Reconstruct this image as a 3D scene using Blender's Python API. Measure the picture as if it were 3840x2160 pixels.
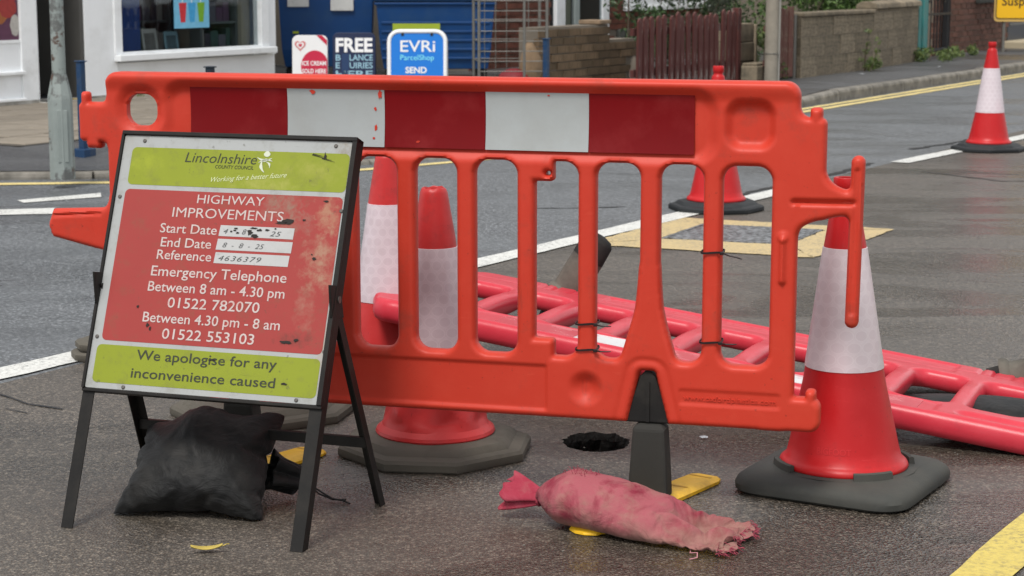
import bpy, bmesh, math, random
import numpy as np
from mathutils import Vector, Matrix, geometry

for o in list(bpy.data.objects): bpy.data.objects.remove(o)
SC = bpy.context.scene
COL = SC.collection
R_ = math.radians

# ---------------------------------------------------------------- camera
cam_d = bpy.data.cameras.new('camera'); cam = bpy.data.objects.new('camera', cam_d); COL.objects.link(cam)
cam.location = (0, 0, 1.24); cam.rotation_euler = (R_(90 - 9.447), 0, 0)
cam_d.sensor_width = 36; cam_d.lens = 67.19; cam_d.clip_start = .05; cam_d.clip_end = 600
cam_d.dof.use_dof = True; cam_d.dof.focus_distance = 4.55; cam_d.dof.aperture_fstop = 11
SC.camera = cam
# ---------------------------------------------------------------- overcast sky and weak broad sun
SUN_EL, SUN_AZ = 58, 205            # degrees; azimuth clockwise from +Y (towards the scene)
W = bpy.data.worlds.new('World'); SC.world = W; W.use_nodes = True
nt = W.node_tree; bg = nt.nodes['Background']
sky = nt.nodes.new('ShaderNodeTexSky'); sky.sky_type = 'NISHITA'; sky.sun_disc = False
sky.sun_elevation = R_(SUN_EL); sky.sun_rotation = R_(SUN_AZ); sky.dust_density = 1.2; sky.air_density = 1.0; sky.ozone_density = 1
hs = nt.nodes.new('ShaderNodeHueSaturation'); hs.inputs['Saturation'].default_value = .18
nt.links.new(sky.outputs[0], hs.inputs['Color'])
cloud = nt.nodes.new('ShaderNodeMix'); cloud.data_type = 'RGBA'; cloud.inputs[0].default_value = .7      # even cloud cover over the sky
cloud.inputs[7].default_value = (5.9, 6.0, 6.15, 1); nt.links.new(hs.outputs[0], cloud.inputs[6]); nt.links.new(cloud.outputs[2], bg.inputs[0])
bg.inputs[1].default_value = .09
sun_d = bpy.data.lights.new('sun', 'SUN'); sun = bpy.data.objects.new('sun', sun_d); COL.objects.link(sun)
sun_d.energy = 1.5; sun_d.angle = R_(16); sun_d.color = (1, .965, .92)
az, el = R_(SUN_AZ), R_(SUN_EL)
sdir = Vector((math.sin(az) * math.cos(el), math.cos(az) * math.cos(el), math.sin(el)))
sun.rotation_euler = sdir.to_track_quat('Z', 'Y').to_euler()
SC.view_settings.view_transform = 'Standard'; SC.view_settings.look = 'None'
SC.view_settings.exposure = 1.06; SC.view_settings.gamma = 1

# ---------------------------------------------------------------- helpers
def lin(r, g, b):
    f = lambda c: (c / 255 / 12.92) if c <= 10 else (((c / 255) + .055) / 1.055) ** 2.4
    return (f(r), f(g), f(b))
RA = R_(59.144); RS, RC = math.cos(RA), math.sin(RA)     # along-road direction
def RD(s, n, z=0): return Vector((s * RS - n * RC, s * RC + n * RS, z))

def tag(o, label=None, cat=None, group=None, kind=None):
    if label: o['label'] = label
    if cat: o['category'] = cat
    if group: o['group'] = group
    if kind: o['kind'] = kind
    return o
def empty(name, loc=(0, 0, 0), rz=0, label=None, cat=None, group=None):
    o = bpy.data.objects.new(name, None); COL.objects.link(o); o.empty_display_size = .1
    o.location = loc; o.rotation_euler = (0, 0, rz)
    return tag(o, label, cat, group)

class NT:
    """tiny node helper"""
    def __init__(s, name):
        s.m = bpy.data.materials.new(name); s.m.use_nodes = True; s.t = s.m.node_tree
        s.p = s.t.nodes['Principled BSDF']; s.out = s.t.nodes['Material Output']
        s.tc = s.t.nodes.new('ShaderNodeTexCoord')
    def n(s, typ, **k):
        x = s.t.nodes.new(typ)
        for a, v in k.items(): setattr(x, a, v)
        return x
    def l(s, a, b): s.t.links.new(a, b)
    def vec(s, scale=(1, 1, 1), loc=(0, 0, 0), rot=(0, 0, 0), src='Object'):
        m = s.n('ShaderNodeMapping'); m.inputs['Scale'].default_value = scale; m.inputs['Location'].default_value = loc; m.inputs['Rotation'].default_value = rot
        s.l(s.tc.outputs[src], m.inputs[0]); return m.outputs[0]
    def noise(s, scale, detail=4, rough=.55, vec=None, dist=0):
        x = s.n('ShaderNodeTexNoise'); x.inputs['Scale'].default_value = scale; x.inputs['Detail'].default_value = detail
        x.inputs['Roughness'].default_value = rough; x.inputs['Distortion'].default_value = dist
        s.l(vec if vec is not None else s.tc.outputs['Object'], x.inputs['Vector']); return x.outputs[0]
    def voro(s, scale, feat='F1', vec=None, out='Distance', rnd=1):
        x = s.n('ShaderNodeTexVoronoi', feature=feat); x.inputs['Scale'].default_value = scale; x.inputs['Randomness'].default_value = rnd
        s.l(vec if vec is not None else s.tc.outputs['Object'], x.inputs['Vector']); return x.outputs[out]
    def ramp(s, v, stops):
        x = s.n('ShaderNodeValToRGB'); e = x.color_ramp.elements
        while len(e) < len(stops): e.new(.5)
        for i, (p, c) in enumerate(stops):
            e[i].position = p; e[i].color = (c, c, c, 1) if not isinstance(c, tuple) else (*c, 1)
        s.l(v, x.inputs[0]); return x.outputs[0]
    def mix(s, f, a, b, mode='MIX'):
        x = s.n('ShaderNodeMix', data_type='RGBA', blend_type=mode)
        for i, v in ((0, f), (6, a), (7, b)):
            if hasattr(v, 'links'): s.l(v, x.inputs[i])
            elif i == 0: x.inputs[0].default_value = v
            else: x.inputs[i].default_value = (*v, 1) if isinstance(v, tuple) else (v, v, v, 1)
        return x.outputs[2]
    def math(s, op, a, b=0, clamp=False):
        x = s.n('ShaderNodeMath', operation=op, use_clamp=clamp)
        for i, v in ((0, a), (1, b)):
            if hasattr(v, 'links'): s.l(v, x.inputs[i])
            else: x.inputs[i].default_value = v
        return x.outputs[0]
    def bump(s, h, strength=.3, dist=.002, prev=None):
        b = s.n('ShaderNodeBump'); b.inputs['Strength'].default_value = strength; b.inputs['Distance'].default_value = dist
        s.l(h, b.inputs['Height'])
        if prev is not None: s.l(prev, b.inputs['Normal'])
        return b.outputs[0]
    def set(s, name, v):
        i = s.p.inputs[name]
        if hasattr(v, 'links'): s.l(v, i)
        elif isinstance(v, tuple): i.default_value = (*v, 1)
        else: i.default_value = v
    def blob(s, cx, cz, rx, rz, soft=.5, wob=.35, wscale=30, axes=('X', 'Z')):
        """0..1 mask of an irregular stain centred at (cx,cz) of object space"""
        sp = s.n('ShaderNodeSeparateXYZ'); s.l(s.tc.outputs['Object'], sp.inputs[0])
        a = s.math('DIVIDE', s.math('SUBTRACT', sp.outputs[axes[0]], cx), rx); b = s.math('DIVIDE', s.math('SUBTRACT', sp.outputs[axes[1]], cz), rz)
        d = s.math('SQRT', s.math('ADD', s.math('MULTIPLY', a, a), s.math('MULTIPLY', b, b)))
        d = s.math('ADD', d, s.math('MULTIPLY', s.math('SUBTRACT', s.noise(wscale, 6, .65), .5), wob * 4))
        x = s.n('ShaderNodeMapRange'); x.inputs[1].default_value = 1.0; x.inputs[2].default_value = 1.0 - soft; x.inputs[3].default_value = 0; x.inputs[4].default_value = 1
        s.l(d, x.inputs[0]); return x.outputs[0]

MATS = {}
def M(name, col, rough=.6, metal=0, var=.12, vs=6, bump=0, bs=250, bd=.001, dirt=None, ds=6, da=.5, dlo=.5, dhi=.7, rnd=0, spec=.3, coat=0, sub=0):
    if name in MATS: return MATS[name]
    t = NT(name)
    c = tuple(col)
    lo = tuple(x * (1 - var) for x in c); hi = tuple(min(1, x * (1 + var)) for x in c)
    col_o = t.mix(t.noise(vs, 5, .6), lo, hi)
    if rnd:
        oi = t.n('ShaderNodeObjectInfo'); h = t.n('ShaderNodeHueSaturation')
        v = t.n('ShaderNodeMapRange'); v.inputs[3].default_value = 1 - rnd; v.inputs[4].default_value = 1 + rnd
        t.l(oi.outputs['Random'], v.inputs[0]); t.l(v.outputs[0], h.inputs['Value']); t.l(col_o, h.inputs['Color']); col_o = h.outputs[0]
    rg = rough
    if dirt is not None:
        f = t.math('MULTIPLY', t.ramp(t.noise(ds, 8, .65), [(dlo, 0.0), (dhi, 1.0)]), da)
        col_o = t.mix(f, col_o, tuple(dirt))
        rg = t.math('ADD', t.math('MULTIPLY', f, .25), rough, True)
    t.set('Base Color', col_o); t.set('Roughness', rg); t.set('Metallic', metal); t.set('Specular IOR Level', spec)
    if coat: t.set('Coat Weight', coat)
    if bump: t.l(t.bump(t.noise(bs, 4, .6), bump, bd), t.p.inputs['Normal'])
    MATS[name] = t.m; return t.m

class MB:
    """collects geometry for ONE mesh object"""
    def __init__(s): s.v = []; s.f = []
    def add(s, vs, fs, mtx=None):
        o = len(s.v)
        s.v += [tuple(mtx @ Vector(p)) if mtx is not None else tuple(p) for p in vs]
        s.f += [tuple(i + o for i in f) for f in fs]; return s
    def box(s, lo, hi, mtx=None):
        x0, y0, z0 = lo; x1, y1, z1 = hi
        return s.add([(x0, y0, z0), (x1, y0, z0), (x1, y1, z0), (x0, y1, z0), (x0, y0, z1), (x1, y0, z1), (x1, y1, z1), (x0, y1, z1)],
                     [(0, 3, 2, 1), (4, 5, 6, 7), (0, 1, 5, 4), (1, 2, 6, 5), (2, 3, 7, 6), (3, 0, 4, 7)], mtx)
    def prism(s, pts, a, b, axis='y', mtx=None):
        """closed polygon in the plane across axis, from a to b along it"""
        n = len(pts)
        if axis == 'y': g = lambda p, t: (p[0], t, p[1])
        elif axis == 'z': g = lambda p, t: (p[0], p[1], t)
        else: g = lambda p, t: (t, p[0], p[1])
        vs = [g(p, a) for p in pts] + [g(p, b) for p in pts]
        fs = [tuple(range(n)), tuple(range(2 * n - 1, n - 1, -1))] + [(i, i + n, (i + 1) % n + n, (i + 1) % n) for i in range(n)]
        return s.add(vs, fs, mtx)
    def rings(s, rings, cap0=True, cap1=True, closed=True, mtx=None):
        n = len(rings[0]); vs = [p for r in rings for p in r]; fs = []
        for i in range(len(rings) - 1):
            for j in range(n if closed else n - 1):
                k = (j + 1) % n; fs.append((i * n + j, i * n + k, (i + 1) * n + k, (i + 1) * n + j))
        if cap0: fs.append(tuple(range(n - 1, -1, -1)))
        if cap1: fs.append(tuple((len(rings) - 1) * n + j for j in range(n)))
        return s.add(vs, fs, mtx)
    def lathe(s, prof, n=32, cap0=False, cap1=False, mtx=None, fn=None):
        rr = []
        for r, z in prof:
            ring = []
            for j in range(n):
                a = 2 * math.pi * j / n; p = (r * math.cos(a), r * math.sin(a), z)
                ring.append(fn(p, a, r, z) if fn else p)
            rr.append(ring)
        return s.rings(rr, cap0, cap1, mtx=mtx)
    def tube(s, path, r, n=8, caps=True, mtx=None):
        path = [Vector(p) for p in path]; rr = []
        rad = r if isinstance(r, (list, tuple)) else [r] * len(path)
        up = Vector((0, 0, 1)); prev = None
        for i, p in enumerate(path):
            d = (path[min(i + 1, len(path) - 1)] - path[max(i - 1, 0)])
            d = d.normalized() if d.length > 1e-9 else Vector((0, 0, 1))
            if prev is None:
                a = d.cross(up if abs(d.z) < .9 else Vector((1, 0, 0))).normalized()
            else:
                a = (prev - d * prev.dot(d)); a = a.normalized() if a.length > 1e-6 else d.orthogonal().normalized()
            prev = a; b = d.cross(a)
            rr.append([tuple(p + (a * math.cos(2 * math.pi * j / n) + b * math.sin(2 * math.pi * j / n)) * rad[i]) for j in range(n)])
        return s.rings(rr, caps, caps, mtx=mtx)
    def build(s, name, m, parent=None, smooth=None, bevel=0, bseg=2, subs=0, loc=None, rot=None, solid=0):
        me = bpy.data.meshes.new(name); me.from_pydata(s.v, [], s.f); me.update()
        bm = bmesh.new(); bm.from_mesh(me); bmesh.ops.recalc_face_normals(bm, faces=bm.faces); bm.to_mesh(me); bm.free()
        return link(name, me, m, parent, smooth, bevel, bseg, subs, loc, rot, solid)
def link(name, me, m, parent=None, smooth=None, bevel=0, bseg=2, subs=0, loc=None, rot=None, solid=0):
    o = bpy.data.objects.new(name, me); COL.objects.link(o)
    if m: me.materials.append(m)
    if parent: o.parent = parent
    if loc is not None: o.location = loc
    if rot is not None: o.rotation_euler = rot
    if smooth is not None:
        me.polygons.foreach_set('use_smooth', [True] * len(me.polygons))
        if smooth < 179: me.set_sharp_from_angle(angle=R_(smooth))
    if solid:
        k = o.modifiers.new('thick', 'SOLIDIFY'); k.thickness = solid; k.offset = 0
    if bevel:
        k = o.modifiers.new('soft', 'BEVEL'); k.width = bevel; k.segments = bseg; k.limit_method = 'ANGLE'; k.angle_limit = R_(35)
        k.harden_normals = False
    if subs:
        k = o.modifiers.new('sub', 'SUBSURF'); k.levels = k.render_levels = subs
    return o
def copy_part(src, parent, loc=None, rot=None, scale=None):
    c = src.copy(); COL.objects.link(c); c.parent = parent
    if loc is not None: c.location = loc
    if rot is not None: c.rotation_euler = rot
    if scale is not None: c.scale = scale
    return c
def rrect(x0, x1, z0, z1, r, k=5):
    pts = []
    for cx, cz, a0 in ((x1 - r, z1 - r, 0), (x0 + r, z1 - r, 90), (x0 + r, z0 + r, 180), (x1 - r, z0 + r, 270)):
        for i in range(k + 1):
            a = R_(a0 + 90 * i / k); pts.append((cx + r * math.cos(a), cz + r * math.sin(a)))
    return pts
def text_data(body, shear=0, weight=0, spacing=1, extrude=0):
    cu = bpy.data.curves.new('t', 'FONT'); cu.body = body; cu.size = 1; cu.shear = shear; cu.offset = weight; cu.space_character = spacing
    cu.resolution_u = 3; cu.extrude = extrude
    ob = bpy.data.objects.new('t', cu); COL.objects.link(ob)
    bpy.context.view_layer.update()
    dg = bpy.context.evaluated_depsgraph_get(); me = bpy.data.meshes.new_from_object(ob.evaluated_get(dg))
    vs = np.array([tuple(v.co) for v in me.vertices]); fs = [tuple(p.vertices) for p in me.polygons]
    bpy.data.objects.remove(ob); bpy.data.curves.remove(cu); bpy.data.meshes.remove(me)
    return vs, fs
def text(name, body, x0, x1, zb, cap, y, m, parent, shear=0, weight=0, rot=0, loc=None, robj=None, spacing=1, extrude=0):
    """line of lettering in the XZ plane: from x0 to x1, baseline zb, capital height cap, facing -y"""
    vs, fs = text_data(body, shear, weight, spacing, extrude / max(cap, 1e-6) * .72 if extrude else 0)
    w0, w1 = vs[:, 0].min(), vs[:, 0].max()
    X = (vs[:, 0] - w0) / (w1 - w0) * (x1 - x0); Z = vs[:, 1] / .729 * cap; Yv = -vs[:, 2] * (cap / .729) + y
    c, s_ = math.cos(rot), math.sin(rot)
    b = MB(); b.add(list(zip(x0 + X * c - Z * s_, Yv, zb + X * s_ + Z * c)), fs)
    me = bpy.data.meshes.new(name); me.from_pydata(b.v, [], b.f); me.update()
    return link(name, me, m, parent, loc=loc, rot=robj)

# ---------------------------------------------------------------- signed-distance tools for moulded plastic panels
def rbox(x, z, x0, x1, z0, z1, r):
    qx = np.abs(x - (x0 + x1) / 2) - (x1 - x0) / 2 + r; qz = np.abs(z - (z0 + z1) / 2) - (z1 - z0) / 2 + r
    return np.hypot(np.maximum(qx, 0), np.maximum(qz, 0)) + np.minimum(np.maximum(qx, qz), 0) - r
def caps(x, z, x0, z0, x1, z1, r):
    dx, dz = x1 - x0, z1 - z0; t = np.clip(((x - x0) * dx + (z - z0) * dz) / (dx * dx + dz * dz), 0, 1)
    return np.hypot(x - x0 - t * dx, z - z0 - t * dz) - r
def polyd(x, z, pts):
    d = np.full(x.shape, 1e9); s = np.ones(x.shape); n = len(pts)
    for i in range(n):
        ax, az_ = pts[i]; bx, bz = pts[i - 1]; ex, ez = bx - ax, bz - az_; wx, wz = x - ax, z - az_
        t = np.clip((wx * ex + wz * ez) / (ex * ex + ez * ez), 0, 1)
        d = np.minimum(d, (wx - ex * t) ** 2 + (wz - ez * t) ** 2)
        c1, c2, c3 = z >= az_, z < bz, ex * wz > ez * wx
        flip = (c1 & c2 & c3) | (~c1 & ~c2 & ~c3); s = np.where(flip, -s, s)
    return s * np.sqrt(d)
def smin(a, b, k):
    h = np.clip(.5 + .5 * (b - a) / k, 0, 1); return b * (1 - h) + a * h - k * h * (1 - h)
def smax(a, b, k): return -smin(-a, -b, k)
def sstep(a, b, x):
    t = np.clip((x - a) / (b - a), 0, 1); return t * t * (3 - 2 * t)
def moulded(name, sdf, half, ext, h, r, m, parent, front=None):
    """hollow-moulded panel: outline from sdf(x,z) < 0, rounded edges, front relief"""
    x0, x1, z0, z1 = ext
    xs = np.arange(x0, x1 + h, h); zs = np.arange(z0, z1 + h, h); nx, nz = len(xs), len(zs)
    X, Z = np.meshgrid(xs, zs, indexing='ij')
    Xc, Zc = (X[:-1, :-1] + h / 2), (Z[:-1, :-1] + h / 2)
    keep = sdf(Xc, Zc) < 0
    kp = np.zeros((nx + 1, nz + 1), bool); kp[1:-1, 1:-1] = keep           # padded cell flags
    cnt = kp[:-1, :-1].astype(int) + kp[1:, :-1] + kp[:-1, 1:] + kp[1:, 1:]   # cells round each vertex
    used = cnt > 0; bnd = used & (cnt < 4)
    px, pz = X[used].copy(), Z[used].copy(); isb = bnd[used]
    for _ in range(4):
        bx, bz = px[isb], pz[isb]; e = 1e-4
        d = sdf(bx, bz); gx = (sdf(bx + e, bz) - sdf(bx - e, bz)) / (2 * e); gz = (sdf(bx, bz + e) - sdf(bx, bz - e)) / (2 * e)
        g2 = np.maximum(gx * gx + gz * gz, .25); k = np.clip(d, -h, h) / g2
        px[isb] -= k * gx; pz[isb] -= k * gz
    d = sdf(px, pz); ins = np.clip(-d, 0, r); ins[isb] = 0
    yy = half(px, pz) - r + np.sqrt(np.maximum(r * r - (r - ins) ** 2, 0))
    fr = front(px, pz) if front else 0 * px
    fr = fr * np.clip(-d / .006, 0, 1)
    n = len(px)
    V = np.concatenate([np.stack([px, -(yy - fr), pz], 1), np.stack([px, yy, pz], 1)])
    idx = -np.ones((nx, nz), int); idx[used] = np.arange(n)
    I, J = np.nonzero(keep)
    a, b, c, e_ = idx[I, J], idx[I + 1, J], idx[I + 1, J + 1], idx[I, J + 1]
    F = [np.stack([a, b, c, e_], 1), np.stack([e_, c, b, a], 1) + n]
    for di, dj, p, q in ((0, -1, a, b), (1, 0, b, c), (0, 1, c, e_), (-1, 0, e_, a)):
        out = ~kp[I + 1 + di, J + 1 + dj]
        P, Q = p[out], q[out]; F.append(np.stack([Q, P, P + n, Q + n], 1))
    F = np.concatenate(F)
    me = bpy.data.meshes.new(name); me.from_pydata(V.tolist(), [], F.tolist()); me.update()
    return link(name, me, m, parent, smooth=50)

# ---------------------------------------------------------------- sandbag cloth: two short cloth simulations, kept as plain vertex arrays
def simulate(V, F, rest=None, groups=None, frames=60, pressure=20, mass=.15, tens=40, shear=15, bend=.05, gravity=0, ground=False):
    me = bpy.data.meshes.new('bag_cloth'); me.from_pydata(V, [], F); me.update()
    bm = bmesh.new(); bm.from_mesh(me)
    if bm.calc_volume(signed=True) < 0: me.flip_normals()
    bm.free(); ob = bpy.data.objects.new('bag_cloth', me); COL.objects.link(ob); made = [ob]
    key = None
    if rest:
        ob.shape_key_add(name='Basis'); key = ob.shape_key_add(name='rest')
        for i, v in enumerate(rest): key.data[i].co = v
        key.value = 0
    for gname, pairs in (groups or {}).items():
        g = ob.vertex_groups.new(name=gname)
        for ids, pull in pairs: g.add(ids, pull, 'REPLACE')
    if ground:
        gm_ = bpy.data.meshes.new('floor_plane'); gm_.from_pydata([(-3, -3, 0), (3, -3, 0), (3, 3, 0), (-3, 3, 0)], [], [(0, 1, 2, 3)])
        go = bpy.data.objects.new('floor_plane', gm_); COL.objects.link(go); go.modifiers.new('collide', 'COLLISION'); go.collision.thickness_outer = .003; go.collision.cloth_friction = 30; made.append(go)
    c = ob.modifiers.new('cloth', 'CLOTH'); k = c.settings
    k.mass = mass; k.quality = 8; k.tension_stiffness = tens; k.compression_stiffness = tens; k.shear_stiffness = shear; k.bending_stiffness = bend
    k.use_pressure = True; k.uniform_pressure_force = pressure; k.air_damping = 3; k.effector_weights.gravity = gravity
    if groups: k.vertex_group_pressure = 'fill'; k.vertex_group_mass = 'pin'; k.rest_shape_key = key
    c.collision_settings.collision_quality = 4; c.collision_settings.distance_min = .003; c.collision_settings.use_self_collision = False
    c.point_cache.frame_end = frames
    for fr in range(1, frames + 1): SC.frame_set(fr)
    ev = ob.evaluated_get(bpy.context.evaluated_depsgraph_get())
    out = np.array([tuple(v.co) for v in ev.data.vertices])
    for o in made: bpy.data.objects.remove(o)
    SC.frame_set(1); return out
def pillow_grid(n=38, W_=.40, H_=.35):
    rnd = random.Random(2); V, F, idx = [], [], {}
    def g(i, j, sd):
        edge = i in (0, n) or j in (0, n); k = (i, j, 0 if edge else sd)
        if k not in idx:
            idx[k] = len(V); a, c = i / n * 2 - 1, j / n * 2 - 1
            V.append((a * W_ / 2, 0 if edge else sd * .03 * (1 - a * a) ** .5 * (1 - c * c) ** .5 + rnd.uniform(-.002, .002), c * H_ / 2))
        return idx[k]
    for sd in (-1, 1):
        for i in range(n):
            for j in range(n):
                q = [g(i, j, sd), g(i + 1, j, sd), g(i + 1, j + 1, sd), g(i, j + 1, sd)]; F.append(q if sd < 0 else q[::-1])
    al = R_(52); ca, sa = math.cos(al), math.sin(al)
    return [(x, t_ * sa + z * ca, -t_ * ca + z * sa + .4) for x, t_, z in V], F
NR, NL = 56, 84
def sock_grid():
    rnd = random.Random(2); L, Rr = .60, .52 / 2 / math.pi; rest, cur = [], []
    for i in range(NL + 1):
        u = i / NL; x = u * L; g = .10 + .9 * (min(1, u / .16)) ** .7; fl = max(0, min(1, (u - .45) / .4))
        for j in range(NR):
            a = 2 * math.pi * j / NR; rest.append((x, Rr * math.cos(a), Rr * math.sin(a) + Rr + .01))
            ry = Rr * g * (1 - .08 * fl) * (1 + .12 * fl * math.sin(5 * a + 9 * u)); rz = Rr * g * (1 - .62 * fl) * (1 + .2 * fl * math.sin(4 * a + 14 * u + 1))
            cur.append((x * .93 + rnd.uniform(-.001, .001), ry * math.cos(a) + rnd.uniform(-.002, .002), rz * math.sin(a) + rz + .012 + .05 * (1 - min(1, u / .16))))
    F = [(i * NR + j, (i + 1) * NR + j, (i + 1) * NR + (j + 1) % NR, i * NR + (j + 1) % NR) for i in range(NL) for j in range(NR)]
    fill = []
    for i in range(NL + 1):
        u = i / NL; fill.append((list(range(i * NR, (i + 1) * NR)), 1.0 if u < .40 else max(0, 1 - (u - .40) / .28)))
    return cur, F, rest, {'pin': [(list(range(NR)), 1.0)], 'fill': fill}
PV, PF = pillow_grid(); VB = simulate(PV, PF, frames=45, pressure=20)
SV, SF, SR, SGp = sock_grid(); VP = simulate(SV, SF, SR, SGp, frames=50, pressure=45, mass=.12, tens=30, shear=10, bend=.03, gravity=.25, ground=True)

# ================================================================= SETTING
def asphalt(name, dark, light, tint, wet=.5, agg=120, pools=()):
    t = NT(name)
    cell = t.voro(agg, out='Color'); grey = t.n('ShaderNodeSeparateColor'); t.l(cell, grey.inputs[0])
    dist = t.voro(agg)
    col = t.mix(t.ramp(grey.outputs[0], [(.0, 0.), (.55, .18), (.80, .55), (.97, 1.)]), dark, light)
    col = t.mix(t.ramp(dist, [(.35, 0.), (.8, .75)]), col, tuple(x * .35 for x in dark))
    col = t.mix(t.ramp(t.noise(260, 2, .5), [(.45, 0.), (.75, .5)]), col, tuple(x * .8 for x in light))
    mid_ = t.noise(48, 3, .7); col = t.mix(t.ramp(mid_, [(.36, .42), (.50, 0.)]), col, tuple(x * .8 for x in dark)); col = t.mix(t.ramp(mid_, [(.54, 0.), (.72, .35)]), col, tuple(x * .85 for x in light))
    big = t.noise(.9, 6, .6)
    col = t.mix(t.ramp(big, [(.35, 0.), (.7, .65)]), col, tint)
    st = t.noise(1.0, 7, .62, t.vec((.6, 1.5, 1), rot=(0, 0, RA)), dist=1.2)
    damp = t.ramp(st, [(.44, 0.), (.60, 1.)])
    col = t.mix(t.math('MULTIPLY', damp, .30 * wet), col, tuple(x * .35 for x in dark))
    film = t.ramp(t.noise(.55, 5, .6, t.vec((.5, 1.6, 1), (3, 1, 0), (0, 0, RA))), [(.42, 0.), (.62, 1.)])
    for px_, py_, rx_, ry_ in pools: film = t.math('MAXIMUM', film, t.blob(px_, py_, rx_, ry_, .9, .35, 2.2, ('X', 'Y')))
    spots = t.ramp(t.noise(23, 3, .6), [(.70, 0.), (.76, .5)])
    col = t.mix(spots, col, tuple(x * .4 for x in dark))
    t.set('Base Color', col)
    rg = t.math('SUBTRACT', .62, t.math('MULTIPLY', t.math('ADD', t.math('MULTIPLY', damp, .3), t.math('MULTIPLY', film, .27)), wet))
    t.set('Roughness', rg); t.set('Specular IOR Level', .8)
    b = t.bump(dist, .8, .004); b = t.bump(t.noise(4, 4), .25, .01, b)
    t.l(b, t.p.inputs['Normal']); return t.m
m_near = asphalt('asphalt_near', (.0155, .0125, .0095), (.255, .212, .166), (.072, .060, .047), 1.0, 160, [(1.25, 4.35, .55, .5), (3.0, 9.4, 1.8, 2.8), (1.2, 7.1, 1.2, .8), (-.15, 4.5, .35, .25), (2.2, 6.6, .9, .8)])
m_far = asphalt('asphalt_far', (.032, .0355, .039), (.30, .315, .33), (.108, .116, .123), .7, 105)
m_path = asphalt('asphalt_path', (.04, .042, .045), (.12, .12, .12), (.08, .08, .082), .7, 110)

# --- road, near lane, with the broken hole through its surface
random.seed(11)
hole = []
for i in range(60):
    a = 2 * math.pi * i / 60; r = 1 + random.uniform(-.03, .03) + (.05 * math.sin(9 * a) + random.uniform(-.04, .04) if math.sin(a) > 0.2 else 0)
    hole.append((.224 + .088 * r * math.cos(a), 4.955 + .108 * r * math.sin(a)))
outer = [tuple(RD(s, n)[:2]) for s, n in ((-40, -25), (160, -25), (160, 4.25), (40, 4.25), (20, 4.25), (12, 4.25), (8, 4.25), (4, 4.25), (0, 4.25), (-40, 4.25))]
co = [Vector(p) for p in outer + hole]; no, nh = len(outer), len(hole)
ed = [(i, (i + 1) % no) for i in range(no)] + [(no + i, no + (i + 1) % nh) for i in range(nh)]
vv, ee, ff, ov, oe, of = geometry.delaunay_2d_cdt(co, ed, [], 1, 1e-7)
keepf = []
def inpoly(x, y, P):
    c = False
    for i in range(len(P)):
        (xi, yi), (xj, yj) = P[i], P[i - 1]
        if (yi > y) != (yj > y) and x < (xj - xi) * (y - yi) / (yj - yi) + xi: c = not c
    return c
for f_ in ff:
    cxy = sum((vv[i] for i in f_), Vector((0, 0))) / len(f_)
    if not inpoly(cxy.x, cxy.y, hole): keepf.append(tuple(f_))
b = MB(); b.add([(v.x, v.y, 0) for v in vv], keepf)
road = b.build('road', m_near); tag(road, 'worn brown-grey asphalt lane under the barriers and cones', kind='structure')
b = MB(); rr = []
for k, (sc_, z) in enumerate(((1, 0), (.99, -.018), (1.12, -.05), (1.05, -.12), (.6, -.17))):
    rr.append([(.224 + (x - .224) * sc_ + random.uniform(-.004, .004) * (k > 0), 4.955 + (y - 4.955) * sc_ + random.uniform(-.004, .004) * (k > 0), z - (.0 if k == 0 else random.uniform(0, .008))) for x, y in hole])
b.rings(rr, False, True)
b.build('hole_lining', M('void_earth', (.012, .011, .010), .95, bump=.8, bs=60, bd=.01), road)

b = MB(); P4 = [RD(*p, 0) for p in ((-40, 4.25), (160, 4.25), (160, 70), (-40, 70))]
b.add(P4, [(0, 1, 2, 3)]); farroad = tag(b.build('road_far_lane', m_far), 'blue-grey asphalt of the far lane and side road', kind='structure')

def sheet(name, pts, m, parent=None, z=.004, jit=.004, step=.12, seed=1):
    """flat painted marking with slightly ragged edges, pts in road coordinates"""
    random.seed(seed); out = []
    for i in range(len(pts)):
        a, c = Vector(pts[i]), Vector(pts[(i + 1) % len(pts)]); k = max(1, int((c - a).length / step))
        for j in range(k):
            q = a.lerp(c, j / k); out.append((q.x + random.uniform(-jit, jit), q.y + random.uniform(-jit, jit)))
    bm = bmesh.new(); vs = [bm.verts.new(RD(x, y, z)) for x, y in out]; f = bm.faces.new(vs)
    if f.normal.z < 0: f.normal_flip()
    bmesh.ops.triangulate(bm, faces=[f]); me = bpy.data.meshes.new(name); bm.to_mesh(me); bm.free()
    return link(name, me, m, parent)
def paint(name, col, wear, under, wlo=.47, whi=.62):
    t = NT(name); c = t.mix(t.noise(60, 4), tuple(x * .8 for x in col), tuple(min(1, x * 1.1) for x in col))
    w = t.math('MULTIPLY', t.ramp(t.noise(70, 6, .7), [(wlo, 0.), (whi, 1.)]), t.ramp(t.noise(5, 3), [(.35, .25), (.65, 1.)]))
    c = t.mix(t.math('MULTIPLY', w, wear), c, under); t.set('Base Color', c); t.set('Roughness', .6)
    t.l(t.bump(t.voro(120), .5, .003), t.p.inputs['Normal']); return t.m
m_white = paint('road_white', (.62, .62, .585), .8, (.10, .10, .10))
m_yel = paint('road_yellow', (.56, .44, .10), .95, (.16, .13, .07))
m_yel2 = paint('road_yellow_pale', (.50, .38, .185), .95, (.14, .13, .11))
m_ylf = paint('road_yellow_far', (.70, .56, .22), .7, (.12, .12, .11))
def band(poly, w): return [(s, n - w / 2) for s, n in poly] + [(s, n + w / 2) for s, n in reversed(poly)]
def mark(name, pts, m, label, parent_road, seed=1, z=.004, jit=.004):
    o = sheet(name, pts, m, None, z, jit, seed=seed); return tag(o, label, kind='structure')
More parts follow.
